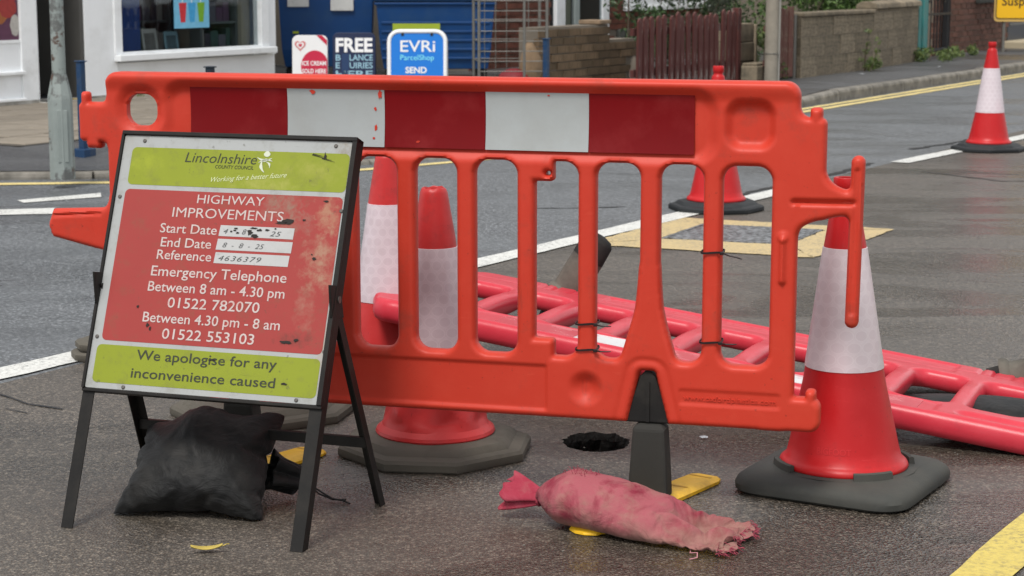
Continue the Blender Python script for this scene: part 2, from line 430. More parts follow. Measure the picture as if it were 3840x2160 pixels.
mark('white_line', band([(1.5, 4.42), (4.1, 4.345), (7.3, 4.262), (10.55, 4.215)], .135), m_white, 'long white lane line behind the barriers', road, 2, .005)
mark('white_line', band([(11.95, 4.20), (14.1, 4.07), (18.5, 3.92)], .13), m_white, 'white lane line beside the farthest cone', road, 3, .005)
mark('white_line', [(7.0, 7.23), (6.2, 7.5), (6.35, 7.75), (7.14, 7.40), (7.35, 7.2), (7.17, 7.02)], m_white, 'white junction marking nearest the road at the left edge', farroad, 4)
mark('white_line', [(7.43, 7.50), (7.85, 7.33), (7.99, 7.47), (7.5, 7.62)], m_white, 'short white junction marking beside the lamp post corner', farroad, 5)
mark('yellow_line', band([(-2, 1.118), (3.8, 1.118), (30, 1.118)], .115), m_yel, 'yellow line in the near bottom right corner', road, 6)
mark('yellow_line', band([(-2, .90), (3.8, .90), (30, .90)], .10), m_yel, 'second yellow line beside the near kerb', road, 7)
yk = [(60, 6.44), (24, 6.46), (16, 6.47), (12.4, 6.50), (10.85, 6.60), (9.8, 6.93), (9.0, 7.35), (8.4, 7.80), (8.0, 8.3), (7.3, 9.4)]
mark('yellow_line', [(s, n - .045) for s, n in yk[:5]] + [(s - .02, n - .04) for s, n in yk[5:]] + [(s + .06, n + .04) for s, n in reversed(yk[5:])] + [(s, n + .045) for s, n in reversed(yk[:5])], m_ylf, 'outer yellow line along the far kerb', farroad, 8, .004, .006)
mark('yellow_line', [(s, n + .10) for s, n in yk[:5]] + [(s, n + .18) for s, n in reversed(yk[:5])], m_ylf, 'inner yellow line against the far kerb', farroad, 9, .004, .008)
# yellow paint round the access cover
oq = [(8.685, 4.19), (8.823, 3.111), (7.745, 3.10), (7.595, 4.17)]; iq = [(8.501, 3.99), (8.607, 3.389), (8.055, 3.341), (7.942, 3.937)]
for i in range(4):
    j = (i + 1) % 4
    tag(sheet('painted_surround', [oq[i], oq[j], iq[j], iq[i]], m_yel2, None, .004, .010, seed=20 + i, step=.05),
        ['far', 'right-hand', 'near', 'left-hand'][i] + ' side of the yellow painted frame round the access cover', kind='structure')
t = NT('iron_cover'); c = t.mix(t.noise(9, 5), (.05, .052, .056), (.12, .12, .12)); c = t.mix(t.ramp(t.voro(30, rnd=.7), [(.25, 0.), (.6, .85)]), c, (.24, .25, .26)); c = t.mix(t.ramp(t.noise(45, 3), [(.5, 0.), (.65, .8)]), c, (.03, .03, .032)); t.set('Base Color', c); t.set('Roughness', .5); t.set('Metallic', .3)
t.l(t.bump(t.voro(38, 'F1', rnd=.6), 1, .008), t.p.inputs['Normal']); m_cover = t.m
cov = empty('access_cover', RD(8.276, 3.664), RA, 'grey textured iron access cover inside the yellow painted frame', 'manhole cover')
def rl(p): return (p[0] - 8.276, p[1] - 3.664)
ins = lambda k: [(rl(p)[0] * k, rl(p)[1] * k) for p in iq]
b = MB(); b.rings([[(*p, .003) for p in ins(.985)], [(*p, .008) for p in ins(.985)], [(*p, .008) for p in ins(.93)], [(*p, .003) for p in ins(.93)]], False, False); b.build('frame', m_cover, cov)
a_, b_, c_, d_ = ins(.91); mid1 = ((a_[0] + d_[0]) / 2, (a_[1] + d_[1]) / 2); mid2 = ((b_[0] + c_[0]) / 2, (b_[1] + c_[1]) / 2)
MB().prism([a_, b_, (mid2[0] + .004, mid2[1]), (mid1[0] + .004, mid1[1])], -.01, .007, 'z').build('cover_plate', m_cover, cov)
MB().prism([(mid1[0] - .004, mid1[1]), (mid2[0] - .004, mid2[1]), c_, d_], -.01, .007, 'z').build('cover_plate', m_cover, cov)
# tar seams and cracks
m_tar = M('tar', (.012, .012, .013), .45)
def seam(pts, w, label, seed):
    random.seed(seed); L, Rr = [], []
    for i in range(len(pts) - 1):
        a, c = Vector(pts[i]), Vector(pts[i + 1]); k = max(2, int((c - a).length / .06)); d = (c - a).normalized(); q = Vector((-d.y, d.x))
        for j in range(k):
            m_ = a.lerp(c, j / k) + q * random.uniform(-.012, .012); ww = w * random.uniform(.35, 1.1)
            L.append(m_ + q * ww); Rr.append(m_ - q * ww)
    b = MB(); n = len(L); b.add([(*p, .003) for p in L] + [(*p, .003) for p in Rr], [(i, i + 1, n + i + 1, n + i) for i in range(n - 1)])
    tag(b.build('tar_seam', m_tar), label, kind='structure')
def w2(*q): return [tuple(RD(*p)[:2]) for p in q]
seam(w2((8.6, 5.1), (8.76, 4.84), (9.0, 4.6)), .012, 'dark tar mark on the far lane behind the middle bars', 1)
seam([(-1.75, 5.62), (-1.51, 5.517), (-1.40, 5.40), (-1.237, 5.286)], .006, 'thin crack in the near lane left of the sign', 2)
seam([(-1.9, 5.35), (-1.62, 5.28), (-1.45, 5.33), (-1.30, 5.24)], .0035, 'hairline crack in the near lane at the left edge', 6)
seam(w2((9.6, 4.36), (10.6, 4.33), (11.2, 4.30), (11.9, 4.36)), .028, 'tar joint along the lane line between the far cones', 3)
seam(w2((11.5, 3.9), (11.2, 3.3), (11.6, 2.7)), .015, 'wavy tar line near the farthest cone', 4)
seam(w2((12.9, 4.45), (13.6, 4.35), (14.4, 4.32)), .03, 'dark patch joint just behind the farthest cone', 5)

# --- near kerb (off to the right) and footway
m_kerb = M('kerb_stone', (.20, .185, .16), .8, var=.35, vs=5, bump=.5, bs=90, bd=.003, dirt=(.06, .058, .05), ds=4, da=.8, dlo=.42, dhi=.65, rnd=.12)
nk = MB().box((-20, -.95 - .0, -.05), (40, -.80, .11)).build('near_kerb', m_kerb, None, bevel=.012, loc=RD(0, 1.55), rot=(0, 0, RA)); tag(nk, 'near concrete kerb beyond the right edge', kind='structure')
# --- far footway
KP = [(70, 6.72, .11), (30, 6.72, .11), (17.3, 6.72, .11), (15.4, 6.70, .035), (12.6, 6.70, .03), (11.0, 6.80, .03), (9.95, 7.13, .03), (9.1, 7.58, .035), (8.55, 8.0, .045), (8.15, 8.5, .05), (7.4, 9.7, .06), (6.0, 12.4, .08), (3.0, 18, .1)]
mid = [(70, 7.4), (30, 7.4), (17.4, 7.4), (15.6, 7.5), (12.9, 7.5), (11.4, 7.55), (10.5, 7.75), (9.8, 8.15), (9.3, 8.5), (8.95, 9.0), (8.2, 10.2), (6.9, 12.8), (4, 18.5)]
back = [(70, 20), (30, 20), (17.5, 20), (16.5, 20), (15.5, 20), (14.8, 20), (14, 20), (13.2, 20), (12.4, 20), (11.6, 20), (10.6, 20), (9, 20), (6, 24)]
b = MB(); n = len(KP)
b.add([RD(s, n_ + .11, z + .001) for s, n_, z in KP] + [RD(*p, .12) for p in mid] + [RD(*p, .12) for p in back],
      [(i, i + 1, n + i + 1, n + i) for i in range(n - 1)] + [(n + i, n + i + 1, 2 * n + i + 1, 2 * n + i) for i in range(n - 1)])
foot = tag(b.build('footway', m_path), 'dark asphalt footway on the far side of the road', kind='structure')
kerb = empty('kerb', (0, 0, 0)); tag(kerb, 'worn concrete kerb along the far footway', kind='structure')
def kpos(d):
    for i in range(len(KP) - 1):
        a, c = Vector(KP[i]), Vector(KP[i + 1]); L = (c.xy - a.xy).length
        if d <= L: return a.lerp(c, d / L), (c.xy - a.xy).normalized()
        d -= L
    return None, None
kb = MB(); kb.prism([(-.005, -.12), (.12, -.12), (.12, 0), (.022, 0), (.008, -.012), (0, -.03)], 0, 1, 'x'); ks0 = None
dd = 40.0 - 2.0; random.seed(5)
while True:
    p, d = kpos(dd); q, _ = kpos(dd + .905)
    if q is None or p.y > 14: break
    a = RD(p.x, p.y, p.z); c = RD(q.x, q.y, q.z); dv = a - c
    ang = math.atan2(dv.y, dv.x)
    loc = c + Vector((0, 0, random.uniform(-.004, .004)))
    if ks0 is None: ks0 = kb.build('kerb_stone', m_kerb, kerb, loc=loc); o = ks0
    else: o = copy_part(ks0, kerb, loc)
    o.rotation_euler = (0, math.asin(-dv.z / dv.length) , ang); o.scale = (dv.length - .010, 1, 1)
    dd += .915
p0, p1 = RD(70, 6.72, .11), RD(32.0, 6.72, .11)
kb.build('kerb_run', m_kerb, kerb, loc=p1, rot=(0, 0, RA)).scale = ((p0 - p1).length, 1, 1)
# --- paving slabs in front of the shop
m_slab = M('paving_slab', (.235, .205, .165), .8, var=.3, vs=3, bump=.4, bs=120, bd=.002, dirt=(.10, .085, .065), ds=2.5, da=.7, dlo=.4, dhi=.7, rnd=.16)
sl = None; random.seed(8)
for i in range(13):
    for j in range(6):
        s0 = 9.0 + .62 * i + (.31 if j % 2 else 0); n0 = 9.05 + .46 * j
        if s0 < 9.2 + (.5 if j < 2 else 0) : pass
        loc = RD(s0, n0, .12 + random.uniform(.004, .012))
        if sl is None: sl = MB().box((0, 0, -.02), (.61, .45, .004)).build('paving_slab', m_slab, foot, bevel=.006, bseg=1, loc=loc, rot=(0, 0, RA))
        else: copy_part(sl, foot, loc, (random.uniform(-.006, .006), random.uniform(-.006, .006), RA))
m_bed = M('joint_bed', (.085, .075, .06), .9)
tag(sheet('paving_bed', [(8.9, 9.0), (17.5, 9.0), (17.5, 11.85), (8.9, 11.85)], m_bed, None, .1235, .0, 5), 'sandy bed in the joints of the paving slabs', kind='structure')

# ================================================================= STANDING BARRIER
def plastic(name, col, fade, rough=.42, dirtc=(.10, .05, .035), scale=1.0, da=.35):
    t = NT(name)
    c = t.mix(t.noise(2.2, 5, .6), tuple(x * .93 for x in col), tuple(min(1, x * 1.07) for x in col))
    c = t.mix(t.math('MULTIPLY', t.ramp(t.noise(14, 6, .7), [(.45, 0.), (.8, .5)]), .5), c, fade)
    d = t.math('MULTIPLY', t.ramp(t.noise(6, 8, .72), [(.56, 0.), (.72, 1.)]), da)
    sc_ = t.ramp(t.noise(18, 5, .7, t.vec((1, 1, .12))), [(.66, 0.), (.72, .45)])
    c = t.mix(d, c, dirtc); c = t.mix(t.math('MULTIPLY', sc_, da), c, tuple(x * .5 for x in dirtc))
    rub = t.ramp(t.noise(22, 7, .75, t.vec((.35, 1, 2.6), (5, 0, 2), (0, .35, 0))), [(.62, 0.), (.69, .55)]); c = t.mix(t.math('MULTIPLY', rub, da * 1.6, True), c, fade)
    spk = t.ramp(t.noise(95, 3, .6), [(.68, 0.), (.73, .8)]); c = t.mix(t.math('MULTIPLY', spk, da * 1.4, True), c, tuple(x * .35 for x in dirtc))
    t.set('Base Color', c); t.set('Roughness', t.math('ADD', rough, t.math('MULTIPLY', d, .4), True)); t.set('Specular IOR Level', .26)
    t.l(t.bump(t.noise(420, 3, .6), .18, .0012, t.bump(t.noise(9, 3), .25, .004)), t.p.inputs['Normal'])
    return t.m
m_or = plastic('orange_plastic', (.48, .036, .018), (.56, .072, .042), .46, da=.42)
m_blk = M('black_rubber', (.009, .0085, .008), .75, var=.3, bump=.3, bs=150, dirt=(.055, .05, .042), ds=7, da=.5, dlo=.45, dhi=.7)
m_redtape = M('red_reflective', (.145, .0003, .002), .42, var=.12, bump=.15, bs=500, dirt=(.26, .03, .03), ds=9, da=.30, dlo=.52, dhi=.75, spec=.18)
m_whttape = M('white_reflective', (.33, .35, .35), .4, var=.08, bump=.15, bs=500, dirt=(.25, .25, .23), ds=5, da=.45, dlo=.48, dhi=.72)
m_yelp = M('yellow_plastic', (.72, .42, .018), .5, var=.12, bump=.2, bs=200, dirt=(.28, .17, .05), ds=14, da=.6, dlo=.5, dhi=.7)

OPEN = [(-1.292, -1.190), (-1.146, -1.044), (-1.000, -.898), (-.854, -.752), (-.707, -.605), (-.560, -.457), (-.413, -.310), (-.268, -.164), (-.122, -.018), (.028, .128), (.171, .283)]
FEET = (-1.026, .003)
def bar_sdf(x, z):
    d = rbox(x, z, -1.353, .341, .198, .995, .034)
    d = smin(d, rbox(x, z, -1.430, -1.30, .822, .920, .012), .018)
    d = np.minimum(d, rbox(x, z, -1.424, -1.400, .88, .945, .008)); d = np.minimum(d, rbox(x, z, -1.412, -1.37, .806, .86, .008))
    d = smin(d, polyd(x, z, [(-1.30, .690), (-1.36, .655), (-1.508, .648), (-1.521, .612), (-1.512, .585), (-1.40, .560), (-1.30, .545)]) - .004, .03)
    d = smin(d, rbox(x, z, .28, .401, .70, .915, .014), .03); d = np.minimum(d, rbox(x, z, .364, .391, .86, .938, .007))
    d = smin(d, polyd(x, z, [(.30, .80), (.400, .775), (.462, .748), (.462, .700), (.385, .688), (.335, .668), (.30, .64)]), .03)
    d = smin(d, caps(x, z, .472, .818, .467, .459, .0152), .02)
    d = smin(d, rbox(x, z, .25, .403, .1985, .278, .024), .008); d = np.minimum(d, rbox(x, z, .368, .392, .24, .297, .009))
    for a, c in OPEN: d = smax(d, -rbox(x, z, a, c, .345, .804, .034), .006)
    for f in FEET:
        d = smin(d, polyd(x, z, [(f - .012, .56), (f + .012, .56), (f + .026, .47), (f + .062, .345), (f + .062, .30), (f - .062, .30), (f - .062, .345), (f - .026, .47)]) - .004, .02)
        d = smax(d, -(polyd(x, z, [(f - .047, .15), (f - .010, .312), (f + .010, .312), (f + .051, .15)]) - .010), .004)
    d = smin(d, rbox(x, z, -.29, -.223, .757, .83, .008), .006); d = smin(d, rbox(x, z, -.29, -.221, .30, .386, .008), .006)
    d = np.maximum(d, -(np.hypot(x + .236, z - .776) - .0055))
    d = smax(d, -rbox(x, z, -1.300, -1.218, .864, .942, .032), .008)
    return d
def bar_half(x, z):
    return .0235 + .0085 * sstep(.945, .985, z) - .004 * sstep(.40, .44, x) - .006 * sstep(-1.36, -1.40, x)
def bar_front(x, z):
    f = .0150 * sstep(.016, -.020, rbox(x, z, -1.19, .152, .812, .970, .05))
    f = f + .006 * sstep(.003, -.004, caps(x, z, -1.505, .636, -1.375, .645, .003))
    f = f + .020 * sstep(.014, -.012, rbox(x, z, .183, .281, .849, .946, .03))
    f = f + .012 * sstep(.030, -.002, rbox(x, z, -1.300, -1.218, .864, .942, .032))
    f = f + .016 * sstep(.010, -.028, np.hypot(x + .142, z - .274) - .036)
    f = f + .005 * sstep(.003, -.003, rbox(x, z, -.80, -.237, .216, .323, .004))
    f = f + .003 * sstep(.003, -.003, rbox(x, z, .080, .312, .250, .284, .004))
    f = f + .010 * sstep(.004, -.005, caps(x, z, .333, .727, .462, .728, .006))
    f = f + .006 * sstep(.003, -.005, caps(x, z, .471, .800, .467, .480, .006))
    f = f - .010 * sstep(.002, -.008, caps(x, z, .311, .548, .311, .642, .009)) - .004 * sstep(.003, -.004, np.hypot(x - .311, z - .648) - .012)
    for k in FEET:
        ring = np.abs(polyd(x, z, [(k - .047, .15), (k - .010, .312), (k + .010, .312), (k + .051, .15)]) - .036) - .006
        f = f + .003 * sstep(.006, -.006, ring)
    return f
BL_, BA = (.315, 4.36, 0), R_(-15)
bar = empty('traffic_barrier', BL_, BA, 'bright orange plastic road barrier standing upright behind the roadworks sign', 'barrier')
moulded('panel', bar_sdf, bar_half, (-1.54, .50, .18, 1.01), .0042, .0135, m_or, bar, bar_front)
xs = [-1.129, -.878, -.633, -.386, -.140, .105]
for i in range(5):
    b = MB(); rr = []
    for j in range(13):
        q = j / 12; z = .8275 + .1375 * q; y = -.0112 - .0075 * (1 - q) ** 3 - .0045 * q ** 4
        rr.append([(xs[i] + .0004, y, z), (xs[i + 1] - .0004, y, z), (xs[i + 1] - .0004, y + .001, z), (xs[i] + .0004, y + .001, z)])
    b.rings(rr); b.build('reflective_strip', m_redtape if i % 2 == 0 else m_whttape, bar, smooth=40)
# scuffs where the white tape has chipped away to the orange plastic
random.seed(4)
def chip(cx, cz, w, h, m, par, y, name='chipped_patch', k=11, seed=0):
    random.seed(seed); pts = [(cx + w * math.cos(2 * math.pi * i / k) * random.uniform(.45, 1.1), cz + h * math.sin(2 * math.pi * i / k) * random.uniform(.45, 1.1)) for i in range(k)]
    b = MB(); b.add([(x, y, z) for x, z in pts], [tuple(range(k))]); return b.build(name, m, par)
for i, (cx, cz, w, h) in enumerate(((-.812, .955, .009, .006), (-.643, .951, .007, .013), (-.656, .917, .004, .005), (-.655, .872, .004, .010), (-.66, .848, .004, .004), (-.235, .955, .004, .002), (-.55, .842, .006, .003))):
    chip(cx, cz, w, h, m_or, bar, -.0125 - .0075 * (1 - (cz - .8275) / .1375) ** 3 - .0045 * ((cz - .8275) / .1375) ** 4, seed=30 + i)
text('lettering', 'www.oxfordplastics.com', .089, .303, .2595, .0125, -.0205, m_or, bar, weight=.01, extrude=.0022)
FA = R_(54.8) - BA
def make_foot(f):
    b = MB()      # yellow rocker bar lying on the road, turned under the panel
    out = []
    for x, w, z in ((-.305, .012, .007), (-.292, .036, .012), (-.262, .046, .016), (0, .048, .020), (.245, .046, .016), (.272, .036, .012), (.285, .012, .007)):
        out.append([(x, -w, .002), (x, w, .002), (x, w, z * .55), (x, w * .72, z), (x, -w * .72, z), (x, -w, z * .55)])
    b.rings(out); y = b.build('foot_bar', m_yelp, bar, smooth=40, loc=(f + .01, -.005, 0), rot=(0, 0, FA))
    for x, zt in ((-.268, .0168), (.12, .0190), (.235, .0168)): MB().box((x - .004, -.030, .010), (x + .004, .030, zt)).build('slot_shade_strip', M('slot_shade_yellow', (.36, .19, .008), .6), y)  # foot slots drawn as strips, their shade put into the darker yellow
    b = MB(); b.rings([[(sx * w, sy * d, z) for sx, sy in ((-1, -1), (1, -1), (1, 1), (-1, 1))] for w, d, z in ((.047, .038, .016), (.046, .036, .05), (.040, .031, .160), (.038, .029, .186), (.030, .02, .196))])
    b.build('foot_block', M('foot_rubber', (.030, .029, .026), .8, var=.3, bump=.3, bs=120, dirt=(.06, .055, .045), ds=8, da=.6, spec=.2), bar, bevel=.008, loc=(f + .007, 0, 0))
    b = MB(); b.prism([(-.0535, .1975), (.0575, .1975), (.0185, .308), (.008, .319), (-.008, .319), (-.0175, .308)], -.012, .02); b.build('foot_tongue', m_blk, bar, bevel=.004, loc=(f, 0, 0))
    MB().box((-.004, -.016, .2), (.004, -.012, .295)).build('tongue_rib', m_blk, bar, loc=(f + .002, 0, 0))
for f in FEET: make_foot(f)
# cable ties on the bars
m_tie = M('tie_nylon', (.014, .008, .008), .45)
for x, z, lab, tl, tz in ((.149, .606, 'black cable tie halfway up the bar second from the right', .060, -.010), (.149, .398, 'black cable tie low on the bar second from the right', .050, .002), (-.143, .427, 'upper of two black cable ties on the fourth bar from the right', .050, 0), (-.143, .366, 'lower of two black cable ties on the fourth bar from the right', .050, .002)):
    e = empty('cable_tie', Vector(BL_) + Vector((math.cos(BA) * x, math.sin(BA) * x, z)), BA, lab, 'cable tie', 'cable ties on the standing barrier')
    hw, hd = .0245, .0262; pts = [(p[0], p[1], .0016 * math.sin(3 * p[0] * 40)) for p in rrect(-hw, hw, -hd, hd, .010, 4)]
    b = MB(); n = len(pts); b.rings([[(p[0] * s_, p[1] * s_, p[2] + dz) for s_, dz in ((1, -.0024), (1.05, -.0024), (1.05, .0024), (1, .0024))] for p in pts + pts[:1]], False, False); b.build('band', m_tie, e)
    MB().box((hw - .004, -hd - .006, -.0035), (hw + .005, -hd + .004, .0035)).build('lock_head', m_tie, e, bevel=.001)
    MB().tube([(hw + .004, -hd - .003, 0), (hw + tl * .3, -hd - .012, tz * .3), (hw + tl * .65, -hd - .014, tz * .7), (hw + tl * .8, -hd - .012, tz)], [.0018, .0018, .0016, .001], 6).build('tail', m_tie, e)

# ================================================================= FALLEN BARRIER
m_pk = plastic('faded_red_plastic', (.50, .032, .050), (.56, .09, .11), .30, (.13, .025, .03), da=.30)
m_pkw = M('white_reflective_worn', (.60, .60, .60), .3, var=.1, dirt=(.45, .14, .16), ds=16, da=.7, dlo=.50, dhi=.62)
m_pkr = M('pink_reflective_worn', (.50, .05, .07), .22, var=.15, dirt=(.6, .25, .26), ds=10, da=.7, dlo=.48, dhi=.7)
m_fgrey = M('foot_grey', (.115, .105, .085), .7, var=.25, bump=.3, bs=120, dirt=(.05, .045, .04), ds=9, da=.7, dlo=.45, dhi=.65)
FO = Vector((-0.12395, 5.5770, 0.2630)); FR_ = Matrix(((0.92106, 0.36800, 0.12736), (-0.36957, 0.92913, -0.01190), (-0.12272, -0.03610, 0.99178)))
et, eq, en = FR_.col[0], FR_.col[1], FR_.col[2]
def fal_sdf(x, z):
    d = rbox(x, z, -.235, 1.83, -.195, .61, .07)
    for k in range(-1, 9):
        a, c = .205 * k + .036, .205 * (k + 1) - .026
        d = smax(d, -rbox(x, z, a, c, 0, .40, .035), .012)
    for k in (-.115,): d = smax(d, -rbox(x, z, -.19, k + .09, .02, .38, .04), .01)
    d = smin(d, caps(x, z, -.20, -.14, -.33, .05, .03), .05)
    d = np.minimum(d, rbox(x, z, 1.78, 1.90, .1, .26, .02))
    for f in (.10, 1.50):
        for q in (-.06, -.02, .02, .06): d = smin(d, caps(x, z, f + q, .56, f + q, .628, .010), .008)
    return d
def fal_half(x, z):
    return .028 + .006 * sstep(-.13, -.17, z) + .004 * sstep(.05, .2, z) * sstep(.36, .25, z)
def fal_front(x, z):
    f = .006 * sstep(.006, -.006, rbox(x, z, .00, 1.40, -.172, -.016, .02)) + .0025 * sstep(.002, -.002, np.abs(z - .5) - .002) + .002 * sstep(.002, -.002, np.abs(z + .183) - .002)
    f = f + .010 * sstep(.012, -.012, rbox(x, z, 1.46, 1.76, -.135, -.075, .028))
    f = f + .006 * sstep(.004, -.004, rbox(x, z, .25, 1.36, .45, .58, .01))
    for k in (.03, .07, .13, .17, 1.43, 1.47, 1.53, 1.57): f = f + .006 * sstep(.003, -.005, caps(x, z, k, .50, k, .60, .006))
    for k in range(18): f = f - .003 * sstep(.002, -.003, caps(x, z, .30 + .028 * k, .545, .305 + .028 * k, .57, .003))
    return f
fal = empty('traffic_barrier', (0, 0, 0), 0, 'faded pinkish red plastic barrier lying fallen on the road', 'barrier')
Lm = Matrix((( et.x, -en.x, eq.x, 0), (et.y, -en.y, eq.y, 0), (et.z, -en.z, eq.z, 0), (0, 0, 0, 1)))
Lm.translation = FO - en * .031
fal.matrix_world = Lm
moulded('panel', fal_sdf, fal_half, (-.39, 1.92, -.22, .66), .0065, .022, m_pk, fal, fal_front)
for i in range(5):
    a = .13 + .245 * i
    MB().prism(rrect(a + .001, a + .244, -.172, -.016, .001, 1), -.0235, -.0160).build('reflective_strip', m_pkr if i % 2 == 0 else m_pkw, fal)
def fal_foot(f, dirv, up, down, name):
    e_ = (Lm.inverted().to_3x3() @ Vector(dirv)).normalized(); a = Vector((1, 0, 0)); a = (a - e_ * a.dot(e_)).normalized(); c = e_.cross(a)
    def ring(t, w, h): return [tuple(Vector((f, 0, .615)) + e_ * t + a * (w * math.cos(2 * math.pi * j / 20)) + c * (h * math.sin(2 * math.pi * j / 20))) for j in range(20)]
    b = MB(); b.rings([ring(*q) for q in ((-.01, .070, .050), (.0, .072, .052), (.012, .068, .048), (.02, .058, .040), (up * .7, .054, .036))], True, True); b.build(name, m_fgrey, fal, smooth=40)
    b = MB(); b.rings([ring(*q) for q in ((up * .62, .0555, .038), (up * .90, .054, .037), (up * .97, .042, .030), (up, .018, .014))], True, True); b.build('foot_end_cap', m_blk, fal, smooth=60)
    b = MB(); b.rings([ring(*q) for q in ((-down, .04, .03), (-.05, .05, .036), (-.01, .052, .038))], True, True); b.build('lower_foot', m_blk, fal, smooth=40)
fal_foot(.085, (.50, -.05, .88), .225, .20, 'foot')
fal_foot(1.50, (.75, -.25, .22), .24, .03, 'foot')

# ================================================================= CONES
def cone_red(name, col, da):
    return plastic(name, col, tuple(min(1, x * 1.25 + .03) for x in col), .38, (.10, .03, .03), da=da)
m_cr = cone_red('cone_red', (.42, .010, .012), .40)
m_crd = cone_red('cone_red_dirty', (.44, .028, .028), .55)
def sleeve(name, base, line, dirt=.2):
    t = NT(name)
    sp = t.n('ShaderNodeSeparateXYZ'); t.l(t.tc.outputs['Object'], sp.inputs[0])
    v = t.math('DIVIDE', sp.outputs['Z'], .0285); row = t.math('MODULO', t.math('FLOOR', v), 2.0)
    u = t.math('ADD', t.math('MULTIPLY', t.math('ARCTAN2', sp.outputs['Y'], sp.outputs['X']), 15 / 6.2832), t.math('MULTIPLY', row, .5))
    uu = t.math('SUBTRACT', t.math('FRACT', t.math('ADD', u, 20)), .5); vv = t.math('SUBTRACT', t.math('FRACT', v), .5)
    d = t.math('SQRT', t.math('ADD', t.math('MULTIPLY', uu, uu), t.math('MULTIPLY', vv, vv)))
    c = t.mix(t.ramp(d, [(.38, 0.), (.45, .75), (.50, .15), (.60, .5)]), base, line)
    c = t.mix(t.math('MULTIPLY', t.ramp(t.noise(8, 6, .65), [(.45, 0.), (.75, 1.)]), dirt), c, (.30, .22, .22))
    c = t.mix(t.ramp(t.noise(5, 3, .5, t.vec((1, 1, .25))), [(.5, 0.), (.75, .35)]), c, (.62, .36, .40))
    t.set('Base Color', c); t.set('Roughness', .35); t.l(t.bump(d, .12, .001), t.p.inputs['Normal']); return t.m
m_sl = sleeve('cone_sleeve', (.56, .485, .515), (.64, .575, .60))
m_sl2 = sleeve('cone_sleeve_grey', (.52, .44, .475), (.62, .545, .575), .35)
m_rub = M('rubber_base', (.040, .041, .037), .72, var=.25, bump=.35, bs=130, bd=.0015, dirt=(.085, .080, .066), ds=5, da=.55, dlo=.45, dhi=.72)
m_rubd = M('rubber_base_dark', (.016, .018, .020), .6, var=.25, bump=.3, bs=130, dirt=(.05, .05, .048), ds=6, da=.4)
m_rubg = M('rubber_base_tan', (.090, .081, .065), .8, var=.25, bump=.4, bs=110, bd=.002, dirt=(.035, .032, .027), ds=6, da=.6)
def oct_ring(a, c, z, n=4):
    """square of half side a with corners cut by c, edges subdivided"""
    P = [(a, -a + c), (a, a - c), (a - c, a), (-a + c, a), (-a, a - c), (-a, -a + c), (-a + c, -a), (a - c, -a)]; out = []
    for i in range(8):
        p, q = Vector(P[i]), Vector(P[(i + 1) % 8])
        for j in range(n): v = p.lerp(q, j / n); out.append((v.x, v.y, z))
    return out
def rsq(a, c, z, circ=0):
    P = rrect(-a, a, -a, a, c * 1.25, 7); out = []
    for i in range(len(P)):
        p, q = P[i], P[(i + 1) % len(P)]; out.append(p)
        if math.hypot(q[0] - p[0], q[1] - p[1]) > .08: out += [(p[0] + (q[0] - p[0]) * t_, p[1] + (q[1] - p[1]) * t_) for t_ in (.25, .5, .75)]
    return [(circ * x / math.hypot(x, y), circ * y / math.hypot(x, y), z) if circ else (x, y, z) for x, y in out]
def circ_ring(r, z, a, c, n=4):
    return [(r * x / math.hypot(x, y), r * y / math.hypot(x, y), z) for x, y, _ in oct_ring(a, c, z, n)]
def prof_r(z):
    P = ((.055, .150), (.075, .140), (.10, .133), (.266, .098), (.57, .054), (.69, .0335), (.75, .027)); 
    for (z0, r0), (z1, r1) in zip(P, P[1:]):
        if z <= z1: return r0 + (r1 - r0) * (z - z0) / (z1 - z0)
    return .027
